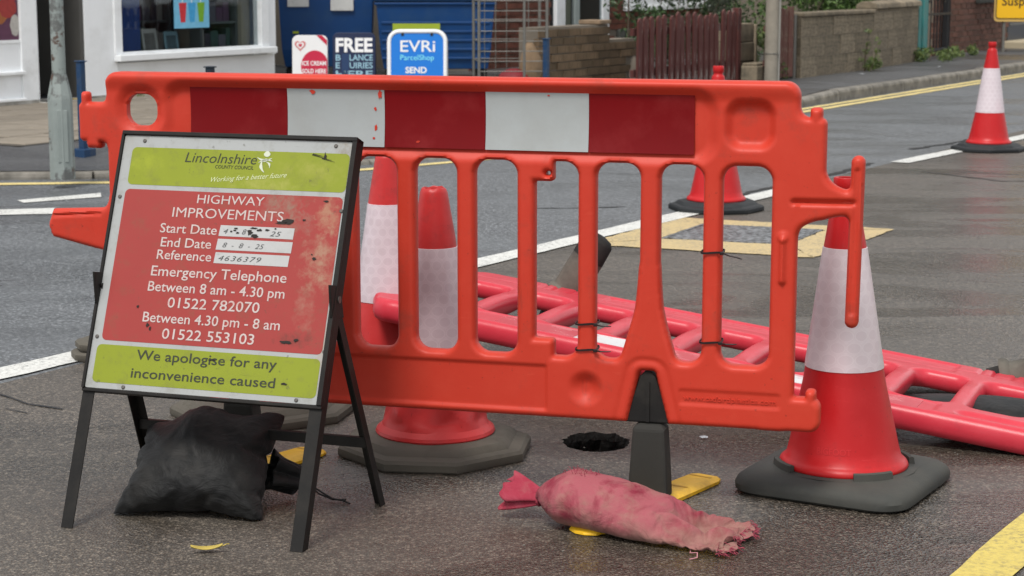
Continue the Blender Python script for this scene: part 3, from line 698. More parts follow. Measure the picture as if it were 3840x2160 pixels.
def cone(loc, rz, label, red, slv, base, ht=.735, style='square', crush=0, top='collar', seed=0, z_lo=.266, z_hi=.57, tilt=(0, 0), bscale=1.0):
    e = empty('traffic_cone', (*loc, 0), rz, label, 'traffic cone', 'traffic cones')
    rnd = random.Random(seed); ph = [rnd.uniform(0, 6.28) for _ in range(8)]
    def fn(p, a, r, z):
        x, y, zz = p
        if crush and z < .34:
            k = crush * sstep(.33, .15, np.array(z)) * sstep(.07, .10, np.array(z))
            w = .9 * abs(math.sin(2.5 * a + ph[0] + 24 * z)) - .7 * abs(math.sin(3.5 * a + ph[1] - 30 * z)) + .3 * math.sin(2 * a + 30 * z + ph[2])
            f = 1 - float(k) * (.25 + w) * .36; x, y = x * f, y * f
        x += tilt[0] * z; y += tilt[1] * z
        return (x, y, zz)
    N = 48
    def zs(a, b, n): return [a + (b - a) * i / n for i in range(n + 1)]
    b = MB(); b.lathe([(.143, .050), (.153, .052), (.156, .058), (.153, .066), (.146, .072)] + [(prof_r(z), z) for z in zs(.078, z_lo + .005, 26 if crush else 8)], N, fn=fn)
    b.build('lower_body', red, e, smooth=22 if crush > .15 else 60)
    b = MB(); b.lathe([(prof_r(z_lo) - .002, z_lo - .001)] + [(prof_r(z) + .0018, z) for z in zs(z_lo, z_hi, 8)] + [(prof_r(z_hi) - .002, z_hi + .001)], N, fn=fn); b.build('reflective_sleeve', slv, e, smooth=50)
    b = MB()
    if top == 'collar':
        b.lathe([(prof_r(z), z) for z in zs(z_hi - .005, ht - .06, 5)] + [(prof_r(ht - .06) - .001, ht - .055), (prof_r(ht - .05) - .003, ht - .05), (.0245, ht - .046), (.0245, ht - .034), (.029, ht - .030), (.0285, ht - .004), (.0265, ht), (.018, ht), (.017, ht - .03)], N, fn=fn, cap1=True)
    else:
        def fj(p, a, r, z):
            x, y, zz = fn(p, a, r, z)
            if z > ht - .012: zz += .0012 * math.sin(7 * a + 1) + .0012 * math.sin(3 * a)
            return (x, y, zz)
        b.lathe([(prof_r(z), z) for z in zs(z_hi - .005, ht - .012, 8)] + [(prof_r(ht) - .002, ht - .003), (prof_r(ht) - .006, ht), (prof_r(ht) - .009, ht - .005), (prof_r(ht) - .008, ht - .06)], N, fn=fj, cap1=True)
    b.build('top', red, e, smooth=60)
    b = MB(); A = .235 * bscale
    if style == 'square':
        C = .060
        b.rings([rsq(A - .010, C, .001), rsq(A - .001, C, .008), rsq(A, C, .022), rsq(A - .005, C, .034), rsq(A - .016, C, .043), rsq(A - .05, C, .052), rsq(A - .05, C, .0521, .176), rsq(A - .05, C, .055, .150), rsq(A - .05, C, .055, .12)], True, True)
    else:
        C = .13
        b.rings([oct_ring(A - .003, C, .001), oct_ring(A, C, .006), oct_ring(A, C, .022), oct_ring(A - .006, C, .030), oct_ring(A - .016, C, .032), oct_ring(A - .026, C, .034), oct_ring(A - .030, C, .040), oct_ring(A - .040, C, .050), oct_ring(A - .075, C * .8, .053), circ_ring(.150, .055, A, C), circ_ring(.12, .055, A, C)], True, True)
    b.build('base', base, e, smooth=35)
    if style == 'square':
        for k in range(4):
            a0 = R_(90 * k + 28); b = MB(); rr = []
            for i in range(7):
                a = a0 + R_(34) * i / 6; rr.append([(r * math.cos(a), r * math.sin(a), z) for r, z in ((.158, .05), (.158, .068), (.164, .071), (.170, .068), (.172, .05))])
            b.rings(rr); b.build('retaining_lug', base, e, smooth=40)
    return e
near_cone = cone((.81, 4.53), R_(-30), 'large traffic cone with white sleeve at right on a square black rubber base', m_cr, m_sl, m_rub, .755, 'square', seed=1, z_lo=.298, z_hi=.588, tilt=(-.012, -.0275), bscale=.93)
# raised word on its lower body
vs, fs = text_data('BIGFOOT', 0, .01)
vs[:, 0] -= vs[:, 0].min(); w = vs[:, 0].max(); b = MB(); P = []
for x, y, _ in vs:
    z = .105 + y / .729 * .016; a = R_(-100) + R_(30) - R_(28) + (x / w) * R_(36); r = prof_r(z) + .0012; P.append((r * math.cos(a) - .012 * z, r * math.sin(a) - .0275 * z, z))
b.add(P, fs); me = bpy.data.meshes.new('lettering'); me.from_pydata(b.v, [], b.f); link('lettering', me, M('cone_red_raised', (.50, .02, .024), .45), near_cone)
cone((-.200, 4.862), R_(38), 'crumpled dirty traffic cone with broken top on a wide grey rubber base', m_crd, m_sl2, m_rubg, .692, 'tier', .20, 'broken', 3, .20, .54, bscale=1.0)
cone((-.375, 5.70), R_(10), 'traffic cone half hidden behind the standing barrier beside the sign', m_crd, m_sl2, m_rubg, .745, 'tier', .05, 'collar', 4, .26, .55)
cone((1.07, 9.96), R_(12), 'traffic cone by the yellow painted frame, seen through the barrier', m_cr, m_sl, m_rubd, .75, 'tier', seed=5, bscale=.98)
cone((3.32, 13.30), R_(14), 'farthest traffic cone at upper right on the white lane line', m_cr, m_sl, m_rubd, .75, 'tier', seed=6, bscale=1.0)
cone((-.705, 5.30), R_(33), 'traffic cone hidden by the sign, only its rim and base show', m_crd, m_sl2, m_rubg, .60, 'tier', .1, 'broken', 7, .20, .5, bscale=1.02)
blk = empty('base_block', (-1.185, 6.13, 0), R_(-22), 'grey two-layer rubber base block behind the left edge of the sign', 'base block')
for z0, z1, a in ((.001, .030, .20), (.034, .062, .19)):
    MB().rings([oct_ring(a - .004, .05, z0), oct_ring(a, .05, z0 + .006), oct_ring(a, .05, z1 - .006), oct_ring(a - .006, .05, z1)]).build('rubber_layer', m_rubg, blk, smooth=40)

# ================================================================= ROADWORKS SIGN
SG = (-1.018, 4.163, 0); SA = math.atan2(-.31988, .94746); PHI = R_(21.5)
sg = empty('roadworks_sign', SG, SA, 'folding highway improvements sign, lime green and red, on black steel legs', 'sign')
TL = (-PHI, 0, 0)
m_steel = M('black_steel', (.0075, .0067, .006), .5, var=.3, bump=.35, bs=180, dirt=(.030, .026, .021), ds=12, da=.45, dlo=.45, dhi=.7, spec=.22)
def L_leg(x, sgn, z0, z1, w=.030, th=.0035, d=.028):
    b = MB()
    if sgn > 0: P = [(x, 0), (x + w, 0), (x + w, th), (x + th, th), (x + th, d), (x, d)]
    else: P = [(x - w, 0), (x, 0), (x, d), (x - th, d), (x - th, th), (x - w, th)]
    return b.prism(P, z0, z1, 'z')
SWD = .597
L_leg(0, 1, 0, .931).build('front_leg', m_steel, sg, bevel=.001, rot=TL)
L_leg(SWD, -1, 0, .931).build('front_leg', m_steel, sg, bevel=.001, rot=TL)
MB().box((.0, -.011, .9215), (SWD, .022, .9312)).build('top_bar', m_steel, sg, bevel=.0015, rot=TL)
MB().box((.0, -.007, .3125), (SWD, .018, .3205)).build('bottom_bar', m_steel, sg, bevel=.0015, rot=TL)
MB().box((.0, -.0105, .3207), (.0065, -.0004, .9212)).build('side_lip', m_steel, sg, rot=TL)
MB().box((SWD - .011, -.0105, .3207), (SWD, -.0004, .9212)).build('side_lip', m_steel, sg, rot=TL)
# painted sheet materials with grime of their own shape
def panel_mat(name, col, stains, sp=.5, scratch=True):
    t = NT(name); c = t.mix(t.noise(7, 6, .65), tuple(x * .90 for x in col), tuple(min(1, x * 1.08) for x in col))
    g = t.ramp(t.noise(26, 8, .7), [(.53, 0.), (.66, 1.)]); c = t.mix(t.math('MULTIPLY', g, .30 * sp), c, (.10, .085, .04))
    v = t.ramp(t.noise(55, 4, .6), [(.66, 0.), (.71, 1.)]); c = t.mix(t.math('MULTIPLY', v, .55 * sp), c, (.06, .05, .03))
    for cx, cz, rx, rz, colr, am in stains: c = t.mix(t.math('MULTIPLY', t.math('MULTIPLY', t.blob(cx, cz, rx, rz, .8, .8, 34), t.ramp(t.noise(70, 5, .7), [(.35, .25), (.6, 1.)])), am), c, colr)
    sc1 = t.ramp(t.noise(30, 6, .75, t.vec((.2, 1, 3.2), (1, 0, 4), (0, .9, 0))), [(.66, 0.), (.69, .6)]); c = t.mix(t.math('MULTIPLY', sc1, sp), c, tuple(x * .45 for x in col))
    t.set('Base Color', c); t.set('Roughness', .45); t.set('Specular IOR Level', .3); return t.m
TAN = (.21, .145, .105)
m_swhite = panel_mat('sign_white', (.31, .32, .315), [(.57, .90, .05, .03, (.2, .17, .13), .7), (.58, .45, .02, .10, (.35, .25, .16), .5), (.03, .9, .05, .04, (.28, .27, .25), .5)], .8)
m_sgreen = panel_mat('sign_green', (.20, .235, .012), [(.50, .85, .09, .03, (.28, .28, .05), .55), (.38, .815, .10, .02, (.33, .32, .08), .5), (.08, .85, .05, .03, (.30, .34, .02), .4)], .8)
m_sred = panel_mat('sign_red', (.275, .033, .028), [(.435, .765, .065, .035, TAN, .75), (.475, .725, .05, .035, TAN, .6), (.55, .75, .035, .05, (.33, .20, .12), .65), (.545, .64, .045, .075, (.31, .20, .13), .7), (.525, .54, .03, .06, (.30, .17, .12), .45), (.515, .465, .05, .018, (.10, .03, .02), .75)], .75)
m_swt = M('sign_letter_white', (.45, .38, .36), .5, var=.1, dirt=(.42, .16, .13), ds=60, da=.45, dlo=.52, dhi=.66)
m_sbk = M('sign_letter_dark', (.028, .032, .018), .5, var=.2)
m_ink = M('ink', (.035, .04, .04), .6)
m_mark = M('black_smudge', (.015, .012, .010), .7)
plate = MB().prism(rrect(.0068, SWD - .0115, .3215, .9205, .004, 3), -.0048, -.0012).build('sign_plate', m_swhite, sg, rot=TL)
Y1, Y2 = -.0056, -.0062
def spanel(x0, x1, z0, z1, m): return MB().prism(rrect(x0, x1, z0, z1, .012, 5), Y1 + .0002, -.0047).build('colour_panel', m, plate)
spanel(.0315, .583, .8025, .8925, m_sgreen); spanel(.030, .5805, .4330, .7915, m_sred); spanel(.022, .580, .3350, .4230, m_sgreen)
def st(body, x0, x1, zb, cap, m=m_swt, **k): return text('lettering', body, x0, x1, zb, cap, Y2, m, plate, **k)
st('Lincolnshire', .1725, .3545, .8605, .025, m_sbk, shear=.18, weight=-.006)
st('COUNTY COUNCIL', .252, .349, .8480, .0088, m_sbk, shear=.15)
st('Working for a better future', .247, .436, .8150, .0120, M('sign_script', (.50, .54, .30), .5), shear=.45, weight=0, rot=R_(5.5))
# the small leaping figure of the emblem
m_emb = M('emblem_white', (.48, .51, .40), .5)
def crescent(pts, name='emblem'): b = MB(); b.add([(x, Y2 - .0002, z) for x, z in pts], [tuple(range(len(pts)))]); return b.build(name, m_emb, plate)
def blade(x0, z0, x1, z1, bend, w, k=8):
    a, c = Vector((x0, z0)), Vector((x1, z1)); d = (c - a); q = Vector((-d.y, d.x)).normalized(); L, Rr = [], []
    for i in range(k + 1):
        t_ = i / k; m_ = a.lerp(c, t_) + q * bend * math.sin(math.pi * t_); ww = w * (1 - .85 * abs(2 * t_ - 1)); L.append(tuple(m_ + q * ww)); Rr.append(tuple(m_ - q * ww))
    return crescent(L + Rr[::-1])
crescent([(.3785 + .0085 * math.cos(a) * (1 if math.sin(a) < .2 else .75), .886 + .007 * math.sin(a)) for a in [2 * math.pi * i / 12 for i in range(12)]])
blade(.355, .877, .392, .876, -.006, .0036); blade(.360, .865, .394, .869, .005, .0032); blade(.369, .872, .377, .842, -.006, .0040); blade(.379, .867, .389, .853, .004, .0026)
st('HIGHWAY', .2195, .3885, .7640, .0215)
st('IMPROVEMENTS', .1615, .4415, .7295, .0240)
st('Start Date', .1360, .2810, .6915, .0230, weight=.006); st('End Date', .1435, .2720, .6585, .0230, weight=.006); st('Reference', .1385, .2770, .6290, .0230, weight=.006)
m_box = panel_mat('sign_box', (.39, .39, .385), [], .35)
for z0, x0, x1 in ((.6895, .2865, .4720), (.6575, .2845, .4720), (.6260, .2840, .4690)):
    MB().prism([(x0, z0), (x1, z0), (x1 + .001, z0 + .0255), (x0 + .002, z0 + .0255)], Y2 + .0002, Y2 + .0012).build('writing_box', m_box, plate)
Y2 -= .0006
st('4', .298, .309, .6955, .012, m_ink, shear=.3, weight=-.01); st('8', .345, .355, .6955, .013, m_ink, shear=.3, weight=-.01); st('25', .414, .442, .6945, .012, m_ink, shear=.3, weight=-.01)
st('8  -  8  -  25', .301, .404, .6635, .0120, m_ink, shear=.3, weight=-.012); st('4636379', .295, .402, .6325, .0125, m_ink, shear=.3, weight=-.012, spacing=1.15)
for i, (x, z, w, h) in enumerate(((.317, .701, .004, .003), (.326, .704, .005, .003), (.334, .698, .005, .003), (.328, .709, .006, .0025), (.364, .701, .009, .008), (.377, .693, .013, .005), (.388, .707, .009, .004), (.406, .708, .008, .003), (.372, .711, .010, .003), (.458, .731, .020, .008), (.440, .726, .018, .004), (.426, .712, .004, .002), (.493, .735, .006, .003), (.541, .781, .008, .003), (.531, .648, .006, .004), (.524, .657, .003, .002), (.142, .474, .005, .006), (.150, .466, .003, .008), (.523, .883, .004, .007), (.500, .362, .010, .003), (.318, .404, .012, .003), (.11, .515, .004, .004), (.49, .455, .018, .004), (.515, .462, .006, .005))):
    chip(x, z, w, h, m_mark, plate, Y2 - .0002, 'smudge', 13, 70 + i)
for a in ((.492, .890, .520, .884), (.515, .880, .548, .872), (.490, .888, .54, .876), (.522, .894, .520, .878)):
    d = Vector((a[2] - a[0], a[3] - a[1])); q = Vector((-d.y, d.x)).normalized() * .0009
    b = MB(); b.add([(a[0] + q.x, Y2, a[1] + q.y), (a[2] + q.x * .3, Y2, a[3] + q.y * .3), (a[2] - q.x * .3, Y2, a[3] - q.y * .3), (a[0] - q.x, Y2, a[1] - q.y)], [(0, 1, 2, 3)]); b.build('scratch', m_mark, plate)
Y2 += .0006
st('Emergency Telephone', .1305, .4710, .5895, .0245, weight=.006); st('Between 8 am - 4.30 pm', .1285, .4715, .5535, .0240, weight=.006); st('01522 782070', .1845, .4150, .5175, .0250, weight=.006)
st('Between 4.30 pm - 8 am', .1275, .4710, .4815, .0240, weight=.006); st('01522 553103', .1825, .4130, .4450, .0250, weight=.006)
st('We apologise for any', .1265, .4765, .3935, .0235, m_sbk, weight=.006); st('inconvenience caused', .1195, .4790, .3515, .0235, m_sbk, weight=.006)
m_riv = M('rivet', (.12, .11, .10), .4, .6)
for x, z in ((.060, .908), (.545, .910), (.018, .772), (.592-.012, .760), (.0175, .44), (.586, .44), (.105, .3275), (.535, .3285)):
    MB().lathe([(.0048, 0), (.0045, .0015), (.003, .0024)], 12, cap1=True, mtx=Matrix.Translation((x, Y1 + .0006, z)) @ Matrix.Rotation(R_(90), 4, 'X')).build('rivet', m_riv, plate)
# rear frame
hz, hy = .541 * math.cos(PHI), .541 * math.sin(PHI)
def rear(x0, sx, extra=0):
    a = Vector((x0, hy + .02, hz + .03)); c = Vector((x0 + extra, .412, 0)); d = (c - a); L = d.length; q = d.to_track_quat('Z', 'Y').to_matrix().to_4x4()
    b = MB(); w = .026
    P = [(0, 0), (w * sx, 0), (w * sx, .0035), (.0035 * sx, .0035), (.0035 * sx, w), (0, w)]
    ax = Vector((1, 0, 0)); dz = d.normalized(); ay = dz.cross(ax).normalized() * -1
    b.v = [tuple(a + ax * p[0] + ay * -p[1] + dz * t_) for t_ in (0, L) for p in P]; n = 6
    b.f = [tuple(range(n)), tuple(range(2 * n - 1, n - 1, -1))] + [(i, i + n, (i + 1) % n + n, (i + 1) % n) for i in range(n)]
    b.build('rear_leg', m_steel, sg, bevel=.001)
rear(.008, 1); rear(SWD - .006, -1, .03)
t_ = .695; yb = hy + .02 + (.412 - hy - .02) * t_; zb = (hz + .03) * (1 - t_)
MB().box((.012, yb - .012, zb - .012), (SWD + .008, yb + .002, zb + .012)).build('rear_brace', m_steel, sg, bevel=.001)
for x in (.004, SWD - .004):
    MB().prism([(hy - .025, hz + .055), (hy + .030, hz + .045), (hy + .045, hz - .03), (hy - .02, hz - .02)], x - .003, x + .003, 'x').build('hinge_plate', m_steel, sg, bevel=.001)
    MB().lathe([(.008, -.006), (.008, .006)], 12, True, True, mtx=Matrix.Translation((x, hy + .018, hz + .015)) @ Matrix.Rotation(R_(90), 4, 'Y')).build('hinge_bolt', m_riv, sg)

# ================================================================= SANDBAGS
def cloth_mat(name, cols, scale=6, weave=900, rough=.9, streak=(1, 1, 1), pale=None):
    t = NT(name); c = t.mix(t.ramp(t.noise(scale, 6, .65, t.vec(streak), dist=.8), [(.42, 0.), (.58, 1.)]), cols[0], cols[1])
    c = t.mix(t.ramp(t.noise(scale * 2.7, 6, .7), [(.50, 0.), (.72, .7)]), c, cols[2])
    if pale:
        sp = t.n('ShaderNodeSeparateXYZ'); t.l(t.tc.outputs['Object'], sp.inputs[0])
        f = t.n('ShaderNodeMapRange'); f.inputs[1].default_value = pale[0]; f.inputs[2].default_value = pale[1]; t.l(sp.outputs['Z'], f.inputs[0])
        f2 = t.math('MULTIPLY', t.math('ADD', f.outputs[0], t.math('MULTIPLY', t.math('SUBTRACT', t.noise(9, 6, .7), .5), 1.6)), pale[2], True)
        c = t.mix(f2, c, pale[3])
    t.set('Base Color', c); t.set('Roughness', rough); t.set('Specular IOR Level', .25); t.set('Sheen Weight', .03)
    b = t.bump(t.noise(9, 4, .6, t.vec((1.0, 1.0, 2.2), rot=(.5, .4, .3)), dist=1.5), .5, .012); b = t.bump(t.noise(28, 5, .6), .3, .003, b); w = t.n('ShaderNodeTexWave'); w.inputs['Scale'].default_value = weave / 6
    t.l(t.tc.outputs['Object'], w.inputs[0]); b = t.bump(w.outputs['Fac'], .12, .0005, b); t.l(b, t.p.inputs['Normal']); return t.m
m_bag = cloth_mat('black_bag_cloth', ((.0040, .0041, .0043), (.008, .008, .0077), (.018, .0165, .0145)), 5, rough=.62)
m_pink = cloth_mat('pink_bag_cloth', ((.185, .014, .032), (.29, .075, .09), (.25, .135, .11)), 7.0, 700, streak=(1.5, 1, .55), pale=(.045, .0, .85, (.26, .17, .13)))
def settle(V, z0, soft=.03):
    V = V.copy(); z = V[:, 2] - z0; V[:, 2] = np.where(z < soft, soft * np.exp((z - soft) / soft), z) * 1.0; V[:, 2] -= V[:, 2].min() - .002; return V
def bag_obj(V, F, name, m, parent, subs=1):
    b = MB(); b.add([tuple(p) for p in V], F); return b.build(name, m, parent, smooth=180, subs=subs)
# black sandbag under the sign: bottom seam on the road, leaning back on the rear brace
V = VB.copy(); V -= (V.min(0) + V.max(0)) / 2
k = (V[:, 2] - V[:, 2].min()) / np.ptp(V[:, 2])
V[:, 0] = V[:, 0] * .95 * (1.0 - .07 * k) * (1 + .09 * (1 - (2 * k - 1) ** 2)) + .004 * k; V[:, 2] *= .885; V[:, 1] *= 1.25
for cx_, cz_, ph_, nf in ((-.18, -.11, .4, 9), (.18, -.11, 1.3, 8), (-.155, .11, 2.2, 10), (.17, .11, .2, 9), (.0, .125, 1.0, 11), (-.17, .0, 2.0, 8)):
    rx_, rz_ = V[:, 0] - cx_, V[:, 2] - cz_; V[:, 1] += .0075 * np.sin(nf * np.arctan2(rz_, rx_) + ph_) * np.exp(-np.hypot(rx_, rz_) / .075) * (np.hypot(rx_, rz_) / .03).clip(0, 1)
ca = (np.abs(V[:, 0] - .028 * k) / .15).clip(0, 1.2); V[:, 2] -= .018 * ca ** 5 * sstep(.6, 1, k); V[:, 2] += .010 * np.sin(V[:, 0] * 38 + 2) * sstep(.55, .95, k)
V[:, 2] += .012 * np.sin(V[:, 0] * 22 + 1) * k; V[:, 1] += .006 * np.sin(V[:, 0] * 60 + V[:, 2] * 50) * sstep(.3, .9, k)
V = settle(V, V[:, 2].min() + .006, .022)
bbag = empty('sandbag', (-.728, 4.352, 0), R_(-8), 'plump black sandbag leaning under the roadworks sign', 'sandbag')
bag_obj(V, PF, 'bag', m_bag, bbag)
# gathered neck at its right side and loose strings
def tuft(parent, m, base, axis, L, r0, r1, pleats, squash, seed, name='gathered_neck', n=64):
    rnd = random.Random(seed); ax = Vector(axis).normalized(); a = ax.orthogonal().normalized(); c = ax.cross(a); ph = rnd.uniform(0, 6); rr = []
    for i in range(12):
        t_ = i / 11; r = r0 + (r1 - r0) * t_ ** .8; ring = []
        for j in range(n):
            th = 2 * math.pi * j / n; pl = 1 + .28 * (1 - .3 * t_) * math.sin(pleats * th + ph) + .12 * math.sin((pleats + 2) * th * .5 * 2 + 2 * ph + 3 * t_)
            lip = 1 + .10 * t_ * math.sin(3 * th + ph) + .05 * t_ * math.sin(8 * th)
            ring.append(tuple(Vector(base) + ax * (L * t_ * lip) + a * (r * pl * math.cos(th)) + c * (r * pl * squash * math.sin(th))))
        rr.append(ring)
    b = MB(); b.rings(rr, False, False); return b.build(name, m, parent, smooth=180, solid=.002)
tuft(bbag, m_bag, (.150, .055, .075), (.75, .42, -.42), .075, .045, .030, 5, .8, 3)
m_str = M('string', (.016, .015, .014), .8)
for i, P in enumerate(([(.20, .085, .05), (.225, .08, .075), (.245, .07, .11), (.262, .06, .15), (.268, .05, .165)], [(.20, .085, .05), (.235, .075, .040), (.27, .06, .025), (.30, .05, .012), (.325, .055, .006), (.345, .04, .004)], [(.20, .088, .052), (.23, .09, .035), (.26, .085, .012), (.30, .062, .006), (.33, .068, .005)])):
    MB().tube(P, .0022, 6).build('string', m_str, bbag, smooth=60)
for i in range(2): MB().tube([(.187 + .008 * i + .022 * math.cos(a) * .1, .078 + .022 * math.cos(a), .055 + .022 * math.sin(a)) for a in [2 * math.pi * j / 16 for j in range(17)]], .003, 6).build('tie_loop', m_str, bbag, smooth=60)
# pink sandbag
V = VP.copy(); nr = 56
V[:, 0] *= .905; V[:, 2] *= .77
ui = np.repeat(np.arange(85), nr) / 84.
V[:, 2] *= 1 + 1.1 * sstep(.52, .80, ui)
V[:, 1] *= 1.06 + .30 * sstep(.66, .95, ui)
V[:, 2] *= 1 + .35 * sstep(.82, 1.0, ui)
V[:, 0] += .010 * np.sin(np.tile(np.arange(nr), 85) * 2 * math.pi / nr * 5) * sstep(.93, 1, ui)
V[:, 2] += .006 * np.sin(V[:, 0] * 60 - V[:, 1] * 45) * sstep(.28, .5, ui) * sstep(1, .7, ui) * (V[:, 2] / .05).clip(0, 1)
V[:, 2] -= V[:, 2].min() - .002
PFc = [(i * nr + j, i * nr + (j + 1) % nr, (i + 1) * nr + (j + 1) % nr, (i + 1) * nr + j) for i in range(84) for j in range(nr)]
pbag = empty('sandbag', (.060, 4.225, 0), R_(-25), 'dirty faded pink sandbag lying on the barrier foot with a frayed end', 'sandbag')
bag_obj(V, PFc, 'bag', m_pink, pbag)
ring0 = V[:nr].mean(0)
m_pkn = cloth_mat('pink_neck_cloth', ((.28, .028, .050), (.32, .05, .075), (.30, .09, .095)), 9, 700)
tuft(pbag, m_pkn, (ring0[0] + .012, ring0[1], ring0[2]), (-.93, -.05, .10), .088, .014, .040, 4, .55, 5)
MB().tube([(ring0[0] + .004, ring0[1] + .017 * math.cos(a), ring0[2] + .017 * math.sin(a)) for a in [2 * math.pi * j / 20 for j in range(21)]], .004, 6).build('neck_tie', m_pkn, pbag, smooth=60)
rnd = random.Random(9); b = MB()
end = V[84 * nr:]
for i in range(120):
    p = Vector(end[rnd.randrange(nr)]); P = [p]; d = Vector((rnd.uniform(.4, 1), rnd.uniform(-.7, .7), rnd.uniform(-.3, .6))).normalized()
    for j in range(4): d = (d + Vector((rnd.uniform(-.5, .5), rnd.uniform(-.5, .5), rnd.uniform(-.6, .3)))).normalized(); q = P[-1] + d * rnd.uniform(.002, .0055); q.z = max(q.z, .003); P.append(q)
    b.tube(P, .0007, 4)
for i in range(26):
    p = Vector(V[rnd.randrange(10, 24) * nr + 14 + rnd.randrange(-2, 3)]); P = [p]; d = Vector((rnd.uniform(-.5, .5), rnd.uniform(-.6, .2), .8)).normalized()
    for j in range(3): P.append(P[-1] + d * rnd.uniform(.002, .005)); d = (d + Vector((rnd.uniform(-.7, .7), rnd.uniform(-.5, .5), rnd.uniform(-.5, .3)))).normalized()
    b.tube(P, .0006, 4)
tag(b.build('frayed_threads', M('pink_thread', (.27, .045, .07), .9), pbag), kind='stuff')
MB().tube([(.40, -.085, .006), (.405, -.105, .004), (.425, -.115, .010), (.43, -.13, .004), (.418, -.145, .003)], .0012, 5).build('loose_thread', M('pink_thread_pale', (.50, .22, .25), .9), pbag, smooth=60)
# two flat black sandbags under the fallen barrier
def flat_bag(loc, rz, label, sx, sy):
    V = VB.copy(); V -= (V.min(0) + V.max(0)) / 2; al = R_(-52); c, s_ = math.cos(al), math.sin(al)
    y, z = V[:, 1] * c - V[:, 2] * s_, V[:, 1] * s_ + V[:, 2] * c; V = np.stack([V[:, 0] * sx, y * sy, z * .45], 1)
    V = settle(V, V[:, 2].min() + .02, .03)
    e = empty('sandbag', loc, rz, label, 'sandbag'); bag_obj(V, PF, 'bag', m_bag, e); return e
flat_bag((.24, 5.80, 0), R_(-25), 'flat black sandbag under the fallen barrier by its raised foot', 1, .85)
flat_bag((1.30, 5.22, 0), R_(-15), 'black sandbag under the fallen barrier at the right edge', 1.25, .9)
# ================================================================= SMALL LITTER
m_leaf = M('leaf_yellow', (.44, .34, .08), .6, var=.25, vs=60)
b = MB(); N = 9; rr = []
for i in range(N):
    t_ = i / (N - 1); w = .011 * math.sin(math.pi * (t_ * .9 + .05)) ** .8; x = -.034 + .068 * t_; z = .006 + .010 * (2 * t_ - 1) ** 2
    rr.append([(x, -w + .01 * math.sin(3 * t_), z + .004), (x, .01 * math.sin(3 * t_), z), (x, w + .01 * math.sin(3 * t_), z + .005)])
b.rings(rr, False, False, closed=False); lf = empty('fallen_leaf', (-.657, 3.965, 0), R_(8), 'curled yellow leaf on the asphalt below the sign', 'leaf')
b.build('leaf_blade', m_leaf, lf, smooth=180, solid=.0008); MB().tube([(.034, .002, .016), (.042, .004, .019), (.048, .008, .018)], .0012, 5).build('stalk', m_leaf, lf)
m_paper = M('litter_white', (.40, .42, .44), .7)
def scrap(loc, w, d, label, seed):
    rnd = random.Random(seed); k = 9; pts = [(w * math.cos(2 * math.pi * i / k) * rnd.uniform(.6, 1.1), d * math.sin(2 * math.pi * i / k) * rnd.uniform(.6, 1.1), rnd.uniform(.004, .009)) for i in range(k)]
    b = MB(); b.add(pts + [(0, 0, .010)], [(i, (i + 1) % k, k) for i in range(k)]); o = b.build('paper_scrap', m_paper, None, solid=.001); o.location = loc; tag(o, label, 'litter')
scrap((.515, 4.984, 0),   .015, .007, 'small white scrap on the road right of the barrier foot', 1)
scrap(tuple(RD(4.9, 1.95)), .012, .010, 'tiny white scrap beyond the fallen barrier', 2)
scrap(tuple(RD(19.9, 7.45, .118)), .05, .04, 'white scrap at the foot of the block wall', 3)
scrap(tuple(RD(21.9, 7.25, .118)), .03, .03, 'small pale scrap on the far footway', 4)
# loose grit on the near lane
rng = np.random.default_rng(5); b = MB(); V_, F_ = [], []
for i in range(420):
    x, y = rng.uniform(-1.9, 1.9), rng.uniform(3.75, 6.4); r = rng.uniform(.0012, .0036); o = len(V_); a = rng.uniform(0, 6.28)
    V_ += [(x + r * math.cos(a + 2.1 * j) * rng.uniform(.7, 1.3), y + r * math.sin(a + 2.1 * j) * rng.uniform(.7, 1.3), .0005) for j in range(3)] + [(x, y, r * rng.uniform(.7, 1.2))]
    F_ += [(o, o + 1, o + 3), (o + 1, o + 2, o + 3), (o + 2, o, o + 3)]
b.add(V_, F_); tag(b.build('grit', M('grit_stone', (.16, .15, .135), .9, var=.7, vs=40)), 'loose grit scattered over the near lane', 'grit', kind='stuff')

# ================================================================= BACKGROUND: everything below is built in road coordinates (x along the road, y away from it)
def rd_empty(name, s, n, z, label, cat, group=None, rz=0): return empty(name, RD(s, n, z), RA + rz, label, cat, group)
m_rend = M('white_render', (.80, .82, .835), .75, var=.06, vs=3, bump=.3, bs=60, bd=.003, dirt=(.52, .52, .50), ds=2, da=.5, dlo=.5, dhi=.75)
m_wood = M('white_gloss', (.80, .82, .83), .4, var=.05, dirt=(.40, .40, .38), ds=5, da=.35)
m_grey = M('grey_panel', (.075, .073, .068), .6)
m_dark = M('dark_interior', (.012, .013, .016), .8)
m_blue = M('shop_blue', (.006, .028, .13), .6, var=.2)
m_shelf = M('shelf_grey', (.085, .10, .105), .6)
m_plinth = M('plinth', (.42, .41, .38), .85, var=.2, bump=.5, bs=50, bd=.006, dirt=(.14, .13, .11), ds=6, da=.8, dlo=.42, dhi=.62)
def glass_mat():
    t = NT('window_glass'); t.t.nodes.remove(t.p)
    tr = t.n('ShaderNodeBsdfTransparent'); tr.inputs[0].default_value = (.80, .83, .84, 1); gl = t.n('ShaderNodeBsdfGlossy'); gl.inputs['Roughness'].default_value = .03
    fr = t.n('ShaderNodeFresnel'); fr.inputs[0].default_value = 1.5; mx = t.n('ShaderNodeMixShader')
    t.l(t.math('MULTIPLY', fr.outputs[0], .18), mx.inputs[0]); t.l(tr.outputs[0], mx.inputs[1]); t.l(gl.outputs[0], mx.inputs[2]); t.l(mx.outputs[0], t.out.inputs[0]); return t.m
m_glass = glass_mat()
